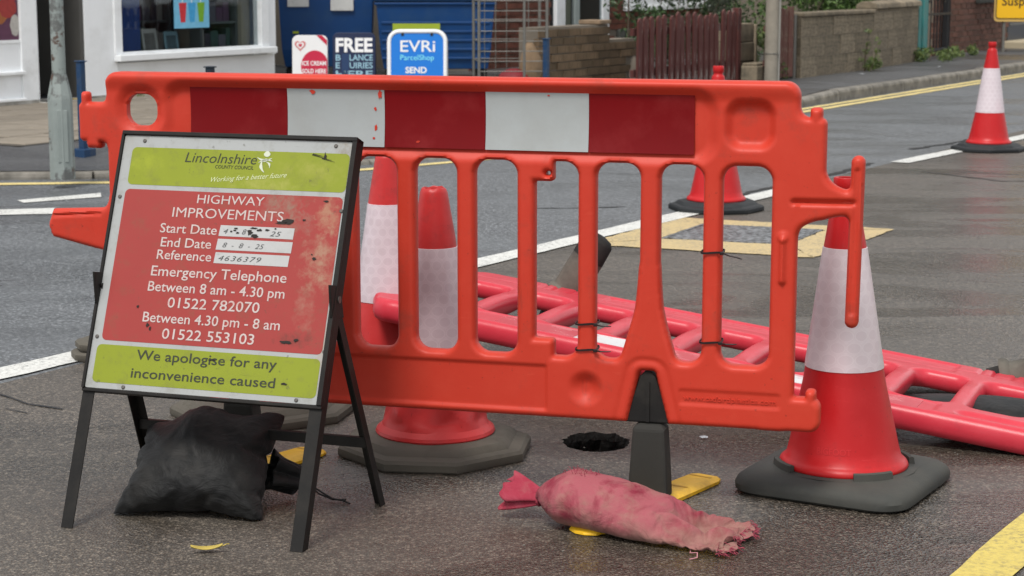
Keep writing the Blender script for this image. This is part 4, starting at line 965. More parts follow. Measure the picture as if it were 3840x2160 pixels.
# ---- corner shop
shop = rd_empty('corner_shop', 0, 11.8, .12, 'white corner shop with a dark display window and open doorway', 'shop')
def sp(name, lo, hi, m, bevel=0, parent=shop): return MB().box(lo, hi).build(name, m, parent, bevel=bevel)
sp('wall', (12.5, 0, 0), (12.9, .25, 2.5), m_rend); sp('wall', (12.9, .03, 0), (15.2, .25, .30), m_rend)
sp('wall', (15.06, 0.01, .30), (15.2, .25, 2.5), m_rend); sp('fascia', (7, -.06, 2.5), (15.2, .3, 3.1), m_blue); sp('upper_wall', (7, .02, 3.1), (15.2, .4, 6.5), m_rend)
sp('side_wall', (6.8, .0, -.1), (7.0, 6, 6.5), m_rend); sp('door_pilaster', (9.2, -.02, .035), (9.38, .25, 2.5), m_wood, .004); sp('side_wall', (15.0, .25, 0), (15.2, 6, 6.5), m_rend); sp('plinth', (7, -.03, -.1), (11.9, .2, .035), m_plinth); sp('plinth', (12.5, -.03, -.1), (15.2, .2, .028), m_plinth)
sp('wall', (7, .0, .035), (11.72, .25, .52), m_rend); sp('stall_ledge', (7, -.045, .255), (11.74, .03, .285), m_wood, .006)
sp('stall_ledge', (7, -.04, .035), (11.74, .03, .06), m_wood, .006)
sp('door_pilaster', (11.72, -.02, .035), (11.9, .25, 2.5), m_wood, .004)
wn = sp('display_window', (7, -.01, .52), (11.72, .05, .545), m_wood); MB().box((7, .012, .545), (11.72, .016, 2.5)).build('pane', m_glass, wn)
w2_ = empty('display_window', (0, 0, 0)); w2_.parent = shop
sp('sill', (12.86, -.075, .315), (15.12, .03, .375), m_wood, .008, w2_)
for a, c in ((12.86, 12.955), (14.94, 15.06)): sp('frame', (a, -.02, .375), (c, .08, 2.5), m_wood, .006, w2_)
sp('frame', (12.955, -.01, .375), (14.94, .07, .395), m_wood, .004, w2_); MB().box((12.955, .03, .395), (14.94, .034, 2.5)).build('pane', m_glass, w2_)
# interior
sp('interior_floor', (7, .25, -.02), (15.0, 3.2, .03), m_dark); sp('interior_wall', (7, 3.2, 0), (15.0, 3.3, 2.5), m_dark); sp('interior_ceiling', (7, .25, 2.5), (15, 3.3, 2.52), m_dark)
sp('window_bed', (12.96, .09, .30), (14.95, .9, .33), m_shelf); sp('blue_panel', (12.96, .10, .33), (13.32, .13, 2.4), M('panel_blue', (.008, .045, .20), .6))
MB().box((14.80, .12, .33), (14.93, .5, 2.4)).build('cream_post', M('cream_post', (.30, .27, .21), .7), shop)
sp('door_jamb', (11.9, .0, .0), (11.93, .25, 2.4), m_wood); sp('door_leaf', (12.455, .012, .02), (12.497, .85, 2.3), m_grey, .004); sp('door_rail', (12.44, .2, 1.0), (12.455, .7, 1.06), m_shelf)
step = sp('door_step', (11.88, -.10, -.02), (12.52, .3, .018), m_plinth, .008)
for i in range(5): sp('hazard_tape', (11.90 + .125 * i, -.094, .0185), (12.02 + .125 * i, -.02, .021), M('tape_black', (.012, .012, .012), .5) if i % 2 == 0 else M('tape_yellow', (.62, .42, .02), .5), 0, step)
# goods: two shelf units with boxes
random.seed(21); PAL = [(.16, .04, .04), (.06, .09, .17), (.18, .16, .12), (.04, .09, .08), (.28, .27, .25), (.10, .05, .10), (.10, .10, .13), (.04, .04, .06)]
gm = [M('goods_%s' % 'abcdefgh'[i], c, .5) for i, c in enumerate(PAL)]
def shelf_unit(label, x0, x1, y, zt, rows, h):
    u = rd_empty('shelf_unit', x0, 11.8 + y, .12, label, 'shelf')
    for xx in (0, x1 - x0): MB().box((xx - .015, 0, .03), (xx + .015, .35, zt)).build('upright', m_shelf, u)
    MB().box((0, .33, .03), (x1 - x0, .35, zt)).build('back_panel', m_shelf, u)
    ORDINALS = ('first', 'second', 'third', 'fourth', 'fifth', 'sixth', 'seventh', 'eighth', 'ninth', 'tenth', 'eleventh', 'twelfth'); LEVELS = ('lowest', 'second', 'third', 'fourth', 'top')
    for r in range(rows):
        goods_n = -1; z = .35 + r * h; MB().box((0, 0, z), (x1 - x0, .34, z + .02)).build('shelf', m_shelf, u)
        x = .03
        while x < x1 - x0 - .10:
            w = random.uniform(.06, .13); hh = random.uniform(.5, .8) * h
            g = MB().box((0, 0, 0), (w - .01, .18, hh)).build('product_box', random.choice(gm), None); goods_n += 1; g.location = RD(x0 + x, 11.8 + y + .05, .12 + z + .021); g.rotation_euler = (0, 0, RA)
            tag(g, ORDINALS[goods_n] + ' packet on the ' + LEVELS[r] + ' of the ' + label, 'box', 'goods in the shop window'); x += w
shelf_unit('grey shelves at the right of the shop window', 14.25, 14.78, .16, 2.3, 5, .26)
shelf_unit('dim shelves beside the blue panel in the shop', 13.36, 14.1, .42, 2.2, 5, .28)
# poster with three iced drinks (flat print)
pst = rd_empty('poster', 13.70, 11.8 + .022, .12 + .585, 'pale blue poster of three iced drinks in the shop window', 'poster')
m_pb = M('poster_blue', (.17, .46, .66), .5, var=.25, vs=12)
MB().box((0, -.0015, 0), (.50, 0, .70)).build('sheet', m_pb, pst)
for x, c in ((.07, (.55, .03, .04)), (.20, (.05, .32, .60)), (.33, (.16, .36, .02))):
    b = MB(); b.prism([(x + .022, .055), (x + .085, .055), (x + .108, .235), (x, .235)], -.003, -.0018); b.build('printed_cup', M('print_%d' % int(x * 100), c, .5, var=.3, vs=30), pst)
    MB().box((x + .045, -.0032, .235), (x + .056, -.0018, .33)).build('printed_straw', m_wood, pst)
cards = [(13.36, .20, .26, (.30, .30, .28), 'white photo card leaning inside the shop window'), (13.66, .19, .23, (.14, .24, .28), 'pale blue card leaning inside the shop window')]
for x, w, h, c, lab in cards:
    e = rd_empty('display_card', x, 11.8 + .09, .12 + .331, lab, 'card'); o = MB().box((0, 0, 0), (w, .006, h)).build('card', M('card_%d' % int(x * 100), c, .6), e, rot=(R_(-8), 0, 0)); MB().box((.03, -.002, .04), (w - .03, 0, h - .04)).build('picture', M('card_pic_%d' % int(x * 100), tuple(v * .35 for v in c), .6, var=.6, vs=25), o)
pst2 = rd_empty('poster', 11.08, 11.8 + .008, .12 + .515, 'food poster in the left shop window', 'poster')
MB().box((0, -.0015, .03), (.64, 0, 1.2)).build('sheet', M('poster_dark', (.10, .035, .07), .5, var=.5, vs=9), pst2)
for x, z, rx, rz, c in ((.52, .30, .10, .09, (.30, .035, .03)), (.58, .42, .08, .07, (.32, .03, .035)), (.44, .45, .10, .07, (.46, .22, .03)), (.43, .26, .09, .10, (.30, .10, .03)), (.60, .15, .055, .09, (.42, .40, .37)), (.55, .52, .08, .06, (.4, .3, .04))):
    k = 14; b = MB(); b.prism([(min(.638, x + rx * math.cos(2 * math.pi * i / k) * (1 + .1 * math.sin(3 * i))), z + rz * math.sin(2 * math.pi * i / k)) for i in range(k)], -.0030 - .002 * x, -.0018); b.build('printed_shape', M('food_print_' + '_'.join(str(int(v * 100)) for v in (x, z)), c, .5, var=.4, vs=30), pst2)
# ---- blue bins
m_bin = M('bin_blue', (.0025, .040, .145), .45, var=.18, vs=3, bump=.15, bs=60, dirt=(.02, .06, .13), ds=4, da=.5, dlo=.5, dhi=.75)
m_bind = M('bin_blue_dark', (.004, .035, .10), .5)
def big_bin(X, Y, yaw, w, lid_z, label, ribs):
    e = empty('wheelie_bin', (X, Y, .12), yaw, label, 'bin', 'blue bins beside the shop'); d = .85
    b = MB(); b.rings([[(x0, y0, z) for x0, y0 in ((i, i), (w - i, i), (w - i, d - i), (i, d - i))] for i, z in ((.07, .12), (.04, .3), (.0, lid_z - .03), (-.02, lid_z - .03), (-.02, lid_z), (.0, lid_z))]); b.build('body', m_bin, e, bevel=.02)
    b = MB(); b.rings([[(x0, y0, z) for x0, y0 in ((-i, -i), (w + i, -i), (w + i, d + i), (-i, d + i))] for i, z in ((.03, lid_z + .004), (.035, lid_z + .05), (-.05, lid_z + .20), (-.2, lid_z + .24))]); b.build('lid', m_bind if ribs else m_bin, e, bevel=.015)
    if ribs:
        for i in range(ribs): MB().box((.05, -.002 + .034 * (1 - i / ribs), .22 + .09 * i), (w - .05, .06, .245 + .09 * i)).build('rib', m_bin, e, bevel=.006)
    for x in (.15, w - .15):
        for y in (.12, d - .12): MB().lathe([(.06, -.02), (.075, -.015), (.075, .015), (.06, .02)], 20, True, True, mtx=Matrix.Translation((x, y, .075)) @ Matrix.Rotation(R_(90), 4, 'X')).build('wheel', m_blk, e, smooth=40)
    return e
b1 = big_bin(-2.435, 20.0, R_(3), 1.01, 1.15, 'plain blue bin next to the shop, with two white labels', 0)
b2 = big_bin(-1.375, 19.55, R_(2), 1.20, .80, 'ribbed blue bin with a lime label, right of the plain bin', 5)
m_lab = M('bin_label', (.55, .55, .53), .6, var=.2, vs=30, dirt=(.2, .2, .2), ds=30, da=.5)
for x, z, w, h in ((.11, .745, .22, .12), (.555, .705, .235, .14)): MB().box((x, -.010, z), (x + w, -.003, z + h)).build('label', m_lab, b1)
MB().box((.16, .002, .47), (.22, .020, .492)).build('sticker_scrap', M('lime_scrap', (.35, .42, .02), .6), b1)
MB().box((.165, -.020, .44), (.645, -.0165, .585)).build('label', M('lime_label', (.30, .38, .03), .6), b2)
# ---- three pavement signs
def aboard(X, Y, yaw, w, h, label, m, frame=None, r=.05):
    e = empty('pavement_sign', (X, Y, .12), yaw, label, 'sign', 'pavement signs by the bins')
    for sgn in (-1, 1):
        o = MB().prism(rrect(-w / 2, w / 2, .06, h, r, 5), -.008, .008).build('board', m if sgn < 0 else m, e, loc=(0, .14 * sgn + (.0), 0), rot=(R_(8 * -sgn) * -1 * -1, 0, 0), bevel=.003)
        o.location = (0, sgn * (.02 + h * math.sin(R_(8))), 0); o.rotation_euler = (R_(8 * sgn), 0, 0)
        if sgn < 0: face = o
        if frame:
            P = rrect(-w / 2, w / 2, .0, h, r, 5); MB().tube([(p[0], 0, p[1]) for p in P + P[:1]], .020, 8, False).build('tube_frame', frame, e, smooth=60, loc=tuple(o.location), rot=tuple(o.rotation_euler))
    MB().box((-w * .4, -.05, .01), (w * .4, .05, .05)).build('weight', m_blk, e)
    return face
m_wb = M('sign_blue', (.008, .16, .56), .4, var=.08); m_navy = M('sign_navy', (.010, .018, .055), .45, var=.15); m_wt = M('print_white', (.72, .72, .72), .5); m_cy = M('print_cyan', (.22, .72, .80), .5); m_crim = M('print_crimson', (.44, .012, .045), .5); m_lb = M('print_lightblue', (.25, .42, .52), .5)
m_whiteboard = M('sign_white_board', (.66, .66, .66), .45, var=.06)
def yaw_to(X, Y): return math.atan2(-X, Y) * 1.0
f = aboard(-1.82, 17.35, R_(2), .315, .545, 'white ice cream pavement sign with a crimson disc', m_whiteboard)
Yf = -.0105
pts = [(min(.156, .045 + .125 * math.cos(a)), .265 + .145 * math.sin(a)) for a in [2 * math.pi * i / 28 for i in range(28)]]
pts = [(x, max(.07, z)) for x, z in pts]; b = MB(); b.prism(pts, Yf, -.0085); b.build('crimson_disc', m_crim, f)
b = MB(); b.prism([(.06, .5445), (.11, .5445), (.154, .50), (.154, .455)], Yf, -.0085); b.build('corner_print', m_crim, f)
for k, c, sx in ((1, M('heart_pink', (.50, .16, .16), .5), .050), (2, m_whiteboard, .034), (3, m_crim, .018)):
    hp = [(-.085 + sx * 1.0 * (math.sin(a) ** 3), .455 + sx * .065 * (13 * math.cos(a) - 5 * math.cos(2 * a) - 2 * math.cos(3 * a) - math.cos(4 * a))) for a in [2 * math.pi * i / 24 for i in range(24)]]
    b = MB(); b.prism(hp, Yf - .0004 * k, -.0085); b.build('heart_emblem', c, f)
text('lettering', 'ICE CREAM', -.070, .145, .275, .040, Yf - .0008, m_wt, f, weight=.02); text('lettering', 'SOLD HERE', -.070, .145, .205, .040, Yf - .0008, m_wt, f, weight=.02)
f = aboard(-1.43, 17.45, R_(1), .385, .565, 'navy pavement sign reading FREE in white, between two others', m_navy)
text('lettering', 'FREE', -.165, .168, .395, .125, Yf, m_wt, f, weight=.035); 
text('lettering', 'B', -.165, -.120, .315, .055, Yf, m_lb, f, weight=.02); text('lettering', 'LANCE', -.04, .170, .315, .055, Yf, m_lb, f, weight=.02)
text('lettering', 'E', -.165, -.128, .245, .055, Yf, m_lb, f, weight=.02); text('lettering', 'UIRIES', -.04, .170, .245, .055, Yf, m_lb, f, weight=.02); text('lettering', 'HERE', -.165, .170, .165, .060, Yf, m_lb, f, weight=.02)
MB().prism([(-.110, .08), (-.045, .08), (-.045, .375), (-.110, .375)], Yf, -.0085).build('dark_cover', M('cover_navy', (.012, .035, .10), .5), f)
m_tubew = M('white_tube', (.74, .75, .76), .35)
f = aboard(-.845, 17.2, 0, .50, .585, 'bright blue EVRi parcel sign in a white tube frame', m_wb, m_tubew, .09)
text('lettering', 'EVRi', -.150, .160, .405, .105, Yf, m_wt, f, weight=.01); text('lettering', 'ParcelShop', -.150, .150, .330, .050, Yf, m_cy, f); text('lettering', 'SEND', -.105, .085, .215, .055, Yf, m_wt, f, weight=.03)
for x in (-.13, .13): MB().box((x - .012, -.012, .545), (x + .012, .0, .60)).build('clip', m_blk, f)
# ---- roll cage
m_gal = M('galvanised', (.17, .165, .15), .5, .5, var=.2, dirt=(.12, .10, .08), ds=20, da=.5)
cg = empty('roll_cage', (-.29, 16.9, .12), R_(6), 'tall wire roll cage holding oddments beside the low brick wall', 'roll cage')
for x, y in ((0, 0), (.60, 0), (0, .55), (.60, .55)): MB().tube([(x, y, .12), (x, y, 1.55)], .014, 10).build('post', m_gal, cg, smooth=60)
MB().tube([(.40, 0, .12), (.40, 0, 1.55)], .013, 10).build('post', m_gal, cg, smooth=60)
for k in range(16):
    z = .15 + .088 * k
    MB().tube([(0, 0, z), (.60, 0, z)], .0045, 6).build('wire', m_gal, cg)
    if k % 2 == 0:
        MB().tube([(0, 0, z), (0, .55, z)], .0045, 6).build('wire', m_gal, cg); MB().tube([(.6, 0, z), (.6, .55, z)], .0045, 6).build('wire', m_gal, cg); MB().tube([(0, .55, z), (.6, .55, z)], .0045, 6).build('wire', m_gal, cg)
for x in (.10, .20, .30, .50): MB().tube([(x, .55, .15), (x, .55, 1.5)], .0045, 6).build('wire', m_gal, cg)
MB().box((0, 0, .09), (.6, .55, .12)).build('base', m_gal, cg)
for x in (.06, .54):
    for y in (.06, .49): MB().lathe([(.03, -.012), (.04, -.01), (.04, .01), (.03, .012)], 16, True, True, mtx=Matrix.Translation((x, y, .042)) @ Matrix.Rotation(R_(90), 4, 'X')).build('castor', m_blk, cg)
def sack(loc, rx, ry, h, m, label, cat, seed):
    rnd = random.Random(seed); ph = rnd.uniform(0, 6); rr = []
    for i in range(9):
        t_ = i / 8; r = (math.sin(math.pi * min(1, t_ * .85 + .12)) ** .5) * (1 - .35 * t_)
        rr.append([(rx * r * math.cos(a) * (1 + .12 * math.sin(3 * a + ph + 4 * t_)), ry * r * math.sin(a) * (1 + .1 * math.sin(4 * a + ph)), h * t_) for a in [2 * math.pi * j / 18 for j in range(18)]])
    b = MB(); b.rings(rr); o = b.build('sack', m, None, smooth=180); o.location = loc; tag(o, label, cat)
sack((.02, 17.15, .242), .17, .13, .13, M('red_sack', (.18, .015, .02), .6, var=.4, vs=14), 'crumpled red bag inside the roll cage', 'bag', 1)
sack((.16, 17.18, .242), .12, .12, .36, M('tan_sack', (.22, .15, .09), .8, var=.4, vs=14), 'tan crumpled sack inside the roll cage', 'bag', 2)
# ---- bollards
m_bol = M('bollard_blue', (.010, .038, .095), .5, var=.2, dirt=(.08, .08, .08), ds=12, da=.5)
for x, y, z, h, lab, mm in ((-2.69, 11.98, .09, .585, 'thin blue post beside the grey lamp post', m_bol), (-1.82, 11.58, .06, .60, 'dark post whose top just shows above the barrier', M('bollard_dark', (.012, .022, .035), .5)), (.28, 15.78, .11, .57, 'blue post in front of the low brick wall', m_bol)):
    e = empty('bollard', (x, y, z), RA, lab, 'bollard', 'thin posts on the far footway'); MB().box((-.021, -.021, 0), (.021, .021, h)).build('shaft', mm, e, bevel=.004); MB().box((-.055, -.055, -.02), (.055, .055, .045)).build('foot', mm, e, bevel=.006); MB().box((-.029, -.029, h), (.029, .029, h + .008)).build('cap', mm, e, bevel=.003)
# ---- lamp post
t = NT('lamp_paint'); c = t.mix(t.noise(5, 5), (.17, .20, .19), (.26, .29, .275)); c = t.mix(t.ramp(t.noise(4, 7, .7), [(.53, 0.), (.57, 1.)]), c, (.10, .105, .10)); c = t.mix(t.ramp(t.noise(7, 6, .7, t.vec((1, 1, 1), (4, 2, 1))), [(.60, 0.), (.63, 1.)]), c, (.075, .045, .033))
t.set('Base Color', c); t.set('Roughness', .6); t.l(t.bump(t.noise(30, 5), .4, .004), t.p.inputs['Normal']); m_lamp = t.m
lp = empty('lamp_post', (-2.595, 11.0, .05), R_(20), 'grey painted steel lamp post at the kerb, chipped and rusty', 'lamp post')
def ngon(r, n, z, rot=0): return [(r * math.cos(2 * math.pi * i / n + rot), r * math.sin(2 * math.pi * i / n + rot), z) for i in range(n)]
b = MB(); b.rings([ngon(.072, 8, 0), ngon(.070, 8, .46), ngon(.068, 8, .48), ngon(.043, 8, .60)], True, False); b.build('base_column', m_lamp, lp)
b = MB(); b.rings([ngon(.040, 16, .59), ngon(.037, 16, 2.5), ngon(.030, 16, 6)], True, True); b.build('shaft', m_lamp, lp, smooth=60)
MB().box((-.030, -.0685, .10), (.030, -.060, .40)).build('access_door', m_lamp, lp, bevel=.003); MB().tube([(0, 0, 5.9), (.1, -.3, 6.05), (.2, -.7, 6.08)], .025, 8).build('arm', m_lamp, lp); MB().box((.13, -1.1, 6.02), (.30, -.68, 6.10)).build('lantern', m_lamp, lp, bevel=.02)

# ---- brickwork
m_mort = M('mortar', (.17, .145, .115), .95, var=.2, bump=.5, bs=80)
def brick_mat(name, col, moss): return M(name, col, .85, var=.3, vs=16, bump=.6, bs=70, bd=.004, dirt=moss, ds=14, da=.75, dlo=.42, dhi=.66, rnd=.32)
m_b1 = brick_mat('brick_brown', (.15, .098, .058), (.065, .058, .034)); m_b2 = brick_mat('brick_red', (.16, .055, .036), (.06, .035, .028)); m_b3 = brick_mat('brick_redbrown', (.15, .068, .048), (.055, .04, .033))
def bricks(parent, m, x0, x1, z0, z1, y=-.012, L=.225, Hh=.075, depth=.05, skip=None, seed=0):
    rnd = random.Random(seed); src = None; n = 0; row = 0; z = z0
    while z < z1 - .02:
        x = x0 - (L / 2 if row % 2 else 0)
        while x < x1:
            a, c = max(x, x0), min(x + L - .011, x1)
            if c - a > .05 and not (skip and skip((a + c) / 2, z + Hh / 2)):
                loc = (a, y + rnd.uniform(-.004, .004), z + rnd.uniform(-.002, .002))
                if src is None: src = MB().box((0, 0, 0), (1, depth, Hh - .011)).build('brick', m, parent, loc=loc); o = src
                else: o = copy_part(src, parent, loc)
                o.scale = (c - a, 1, 1); o.rotation_euler = (0, rnd.uniform(-.012, .012), rnd.uniform(-.02, .02)); n += 1
            x += L
        z += Hh; row += 1
    return n
lw = rd_empty('low_brick_wall', 14.85, 8.6, .12, 'low mossy brown brick wall with a stepped broken end', 'wall')
MB().box((0, .004, -.1), (1.33, .2, .612)).build('mortar_core', m_mort, lw); MB().box((1.33, .004, -.1), (1.87, .2, .465)).build('mortar_core', m_mort, lw)
bricks(lw, m_b1, 0, 1.35, .0, .615, -.010, seed=3); bricks(lw, m_b1, 1.35, 1.89, .0, .47, -.010, seed=4, skip=lambda x, z: x > 1.78 and .1 < z < .3)
MB().box((1.12, -.02, .616), (1.35, .21, .655)).build('end_cap_brick', brick_mat('brick_pale', (.24, .17, .11), (.12, .09, .06)), lw, bevel=.008)
b = MB(); b.rings([ngon(.07, 7, .0), ngon(.085, 7, .12), ngon(.06, 7, .25), ngon(.03, 7, .30)]); b.build('broken_mortar', m_mort, lw, loc=(1.85, .03, .02), smooth=30)
# ---- middle house
h1 = rd_empty('brick_house', 15.4, 11.5, .12, 'red brick house behind the low wall, with white porch and window frames', 'house')
MB().box((2.9, .004, 0), (13.5, 5, 5.5)).build('wall', m_mort, h1)
o_skip = lambda x, z: (4.75 < x < 6.18 and z < 2.2) or (6.62 < x < 9.25 and .66 < z < 1.9)
nb = bricks(h1, m_b2, 2.9, 9.6, .0, 1.35, -.011, depth=.04, seed=6, skip=lambda x, z: o_skip(x, z) or (x > 6.3 and z < .38) or (x > 9.3 and z < .7))
pr = MB().box((4.75, -.012, 0), (6.18, .02, 2.2)).build('porch', m_dark, h1)
for x, w, c in ((4.80, .22, m_wood), (5.25, .13, M('pale_curtain', (.30, .34, .33), .7)), (5.98, .17, m_wood), (5.05, .10, M('curtain_olive', (.09, .10, .075), .8))): MB().box((x, -.06, 0), (x + w, .0, 2.2)).build('porch_post', c, pr, bevel=.01)
MB().box((5.38, -.035, 0), (5.98, -.03, 2.2)).build('pane', m_glass, pr)
wd = MB().box((6.62, -.06, .60), (9.25, .02, .66)).build('window', m_wood, h1, bevel=.008)
for x in (6.66, 7.72, 7.9, 9.1): MB().box((x, -.03, .66), (x + .13, .03, 1.9)).build('frame', m_wood, wd, bevel=.006)
for a, c in ((6.79, 7.72), (8.03, 9.1)): MB().box((a, -.02, .66), (c, .02, .76)).build('frame', m_wood, wd, bevel=.006); MB().box((a, .0, .76), (c, .003, 1.9)).build('pane', m_glass, wd)
m_stone = M('dark_stone', (.06, .062, .055), .9, var=.4, vs=9, bump=.6, bs=40, bd=.008, rnd=.3)
random.seed(12)
for i in range(5):
    for j in range(2): MB().box((6.26 + .44 * i + .2 * j, -.05, .0 + .19 * j), (6.68 + .44 * i + .2 * j, .004, .18 + .19 * j)).build('plinth_stone', m_stone, h1, bevel=.012)
# ---- paling fence
t = NT('paling_paint'); c = t.mix(t.noise(9, 4, .6, t.vec((1, 1, .3))), (.050, .010, .009), (.095, .024, .018))
c = t.mix(t.ramp(t.noise(16, 6, .65, t.vec((1.6, 1.6, .14))), [(.56, 0.), (.62, .9)]), c, (.21, .175, .155)); c = t.mix(t.ramp(t.noise(22, 4, .6, t.vec((1, 1, .2), (3, 1, 2))), [(.6, 0.), (.66, .8)]), c, (.03, .012, .011))
t.set('Base Color', c); t.set('Roughness', .85); t.l(t.bump(t.noise(60, 4, .6, t.vec((1, 1, .1))), .5, .004), t.p.inputs['Normal']); m_pale = t.m
fn_ = rd_empty('paling_fence', 15.78, 8.1, .12, 'dark red paling fence with flaking paint', 'fence')
random.seed(14); pl0 = None
for i in range(17):
    x = .02 + .131 * i; hh = .69 + random.uniform(-.03, .02) + (.02 if i > 13 else 0)
    if pl0 is None:
        b = MB(); b.prism([(0, 0), (.088, 0), (.088, .95), (.066, .985), (.044, 1), (.022, .985), (0, .95)], -.011, .011); pl0 = b.build('pale', m_pale, fn_, bevel=.003, bseg=1); o = pl0
    else: o = copy_part(pl0, fn_)
    o.location = (x, random.uniform(-.006, .006), .02); o.scale = (random.uniform(.92, 1.06), 1, hh); o.rotation_euler = (random.uniform(-.02, .02), random.uniform(-.022, .022), 0)
for z in (.14, .52): MB().box((-.02, .016, z), (2.25, .055, z + .07)).build('rail', m_pale, fn_)
MB().box((2.21, -.03, 0), (2.29, .05, .74)).build('post', m_pale, fn_, bevel=.006)
# ---- concrete block pillar and stub
m_blkw = M('concrete_block', (.215, .175, .122), .9, var=.3, vs=7, bump=.6, bs=60, bd=.005, dirt=(.065, .06, .048), ds=6, da=.8, dlo=.42, dhi=.66, rnd=.2)
pi = rd_empty('block_pillar', 18.05, 8.1, .12, 'weathered concrete block gate pillar at the end of the paling fence', 'pillar')
for i in range(3): MB().box((0, -.01 * (i % 2), .195 * i), (.40, .22, .195 * i + .188)).build('block', m_blkw, pi, bevel=.008)
MB().box((.405, -.02, 0), (.455, .2, .565)).build('render_edge', M('render_tan', (.26, .21, .15), .9, var=.3), pi, bevel=.01)
st_ = rd_empty('stone_block', 18.0, 7.86, .12, 'loose pale stone block in front of the pillar', 'block'); MB().box((0, 0, 0), (.34, .18, .16)).build('block', m_blkw, st_, bevel=.015); MB().box((.01, .01, .16), (.33, .17, .185)).build('worn_top', m_blkw, st_, bevel=.01)
# ---- timber pole
po = rd_empty('timber_pole', 18.03, 7.72, .11, 'grey weathered timber pole standing on the footway', 'pole')
MB().rings([ngon(.068, 14, 0), ngon(.066, 14, .9), ngon(.063, 14, 3), ngon(.06, 14, 7)]).build('shaft', M('grey_timber', (.24, .215, .175), .85, var=.3, vs=10, bump=.5, bs=50, bd=.004), po, smooth=60)
MB().box((.03, -.075, .0), (.05, -.05, 3)).build('cable_guard', M('guard_grey', (.30, .29, .26), .6), po, bevel=.003)
for z in (.3, .9): MB().tube([(.07 * math.cos(a), .07 * math.sin(a), z) for a in [2 * math.pi * j / 20 for j in range(21)]], .004, 5).build('strap', m_gal, po)
# ---- boarded panel
bp = rd_empty('fence_panel', 18.14, 7.80, .12, 'narrow brown board fence panel between the pole and the block wall', 'fence')
random.seed(17)
m_brd = M('board_brown', (.105, .045, .035), .85, var=.35, vs=14, bump=.5, bs=70, bd=.003, dirt=(.20, .15, .11), ds=12, da=.7, rnd=.2)
for i in range(5): MB().box((.004 + .128 * i, random.uniform(-.006, .006), .02), (.128 + .128 * i, .02, .70 + random.uniform(-.02, .02) + .012 * i)).build('board', m_brd, bp, bevel=.003, bseg=1)
MB().box((.645, -.02, 0), (.69, .03, .66)).build('steel_post', m_gal, bp, bevel=.004)
for z in (.15, .5): MB().box((0, .022, z), (.64, .06, z + .06)).build('rail', m_brd, bp)
# ---- block walls
def block_wall(s0, s1, n0, n1, top, label, cope, seed, Lb=.45, Hb=.215):
    d = RD(s1, n1) - RD(s0, n0); W_ = d.length; e = empty('block_wall', RD(s0, n0, .12), math.atan2(d.y, d.x), label, 'wall'); rnd = random.Random(seed)
    MB().box((0, .006, -.05), (W_, .18, top - .005)).build('mortar_core', M('pale_mortar', (.20, .17, .13), .95, var=.3, vs=6), e); z = 0; row = 0; src = None
    while z < top - .02:
        hh = min(Hb, top - z); x = -(Lb / 2 if row % 2 else 0)
        while x < W_:
            a, c = max(x, 0), min(x + Lb - .008, W_)
            if c - a > .04:
                if src is None: src = MB().box((0, 0, 0), (1, .1, 1)).build('block', m_blkw, e); o = src
                else: o = copy_part(src, e)
                o.location = (a, rnd.uniform(-.004, .004), z); o.scale = (c - a, 1, hh - .008)
            x += Lb
        z += Hb; row += 1
    x = 0; k = 0
    while x < W_ - .05:
        w = min(.62 if cope == 'flat' else .55, W_ - x); b = MB()
        if cope == 'flat': b.box((x + .004, -.03, top), (x + w - .004, .21, top + .045))
        else:
            b.prism([(-.04, top), (.22, top), (.21, top + .05 + .01 * (k % 2)), (.15, top + .085), (.05, top + .09), (-.03, top + .06)], x + .004, x + w - .004, 'x')
        b.build('coping_stone', m_blkw, e, bevel=.012); x += w; k += 1
    return e
bw1 = block_wall(18.86, 21.0, 7.74, 7.74, .635, 'weathered concrete block wall with a thin flat coping', 'flat', 1)
bw2 = block_wall(21.0, 23.15, 7.74, 7.95, .68, 'taller stained block wall with rough rounded coping', 'round', 2)
# ---- green gate post and iron gate
m_teal = M('teal_paint', (.045, .20, .19), .55, var=.25, vs=9, dirt=(.14, .16, .13), ds=9, da=.6)
gp = rd_empty('gate_post', 23.2, 7.96, .12, 'teal green painted gate post next to the stained block wall', 'post')
for x in (0, .12, .24): MB().box((x, -.02 if x == .12 else 0, 0), (x + .10, .08, 1.5)).build('board', m_teal, gp, bevel=.004)
MB().box((-.03, -.01, 1.5), (.37, .1, 1.55)).build('cap', m_teal, gp, bevel=.01)
m_iron = M('black_iron', (.012, .012, .013), .5, var=.3)
ig = rd_empty('iron_gate', 23.62, 8.0, .12, 'black wrought iron gate with thin upright bars beside the teal post', 'gate')
for i in range(8): MB().tube([(.02 + .125 * i, 0, .03), (.02 + .125 * i, 0, 1.15)], .009, 6).build('bar', m_iron, ig)
for z in (.1, .55, 1.1): MB().box((0, -.012, z), (.93, .012, z + .03)).build('rail', m_iron, ig)
for i in range(6):
    c = (.08 + .15 * i, .75 + .03 * (i % 2)); MB().tube([(c[0] + .055 * math.cos(a) * (1 - a / 14), -.004, c[1] + .055 * math.sin(a) * (1 - a / 14)) for a in [j * .4 for j in range(24)]], .007, 5).build('scroll', m_iron, ig)
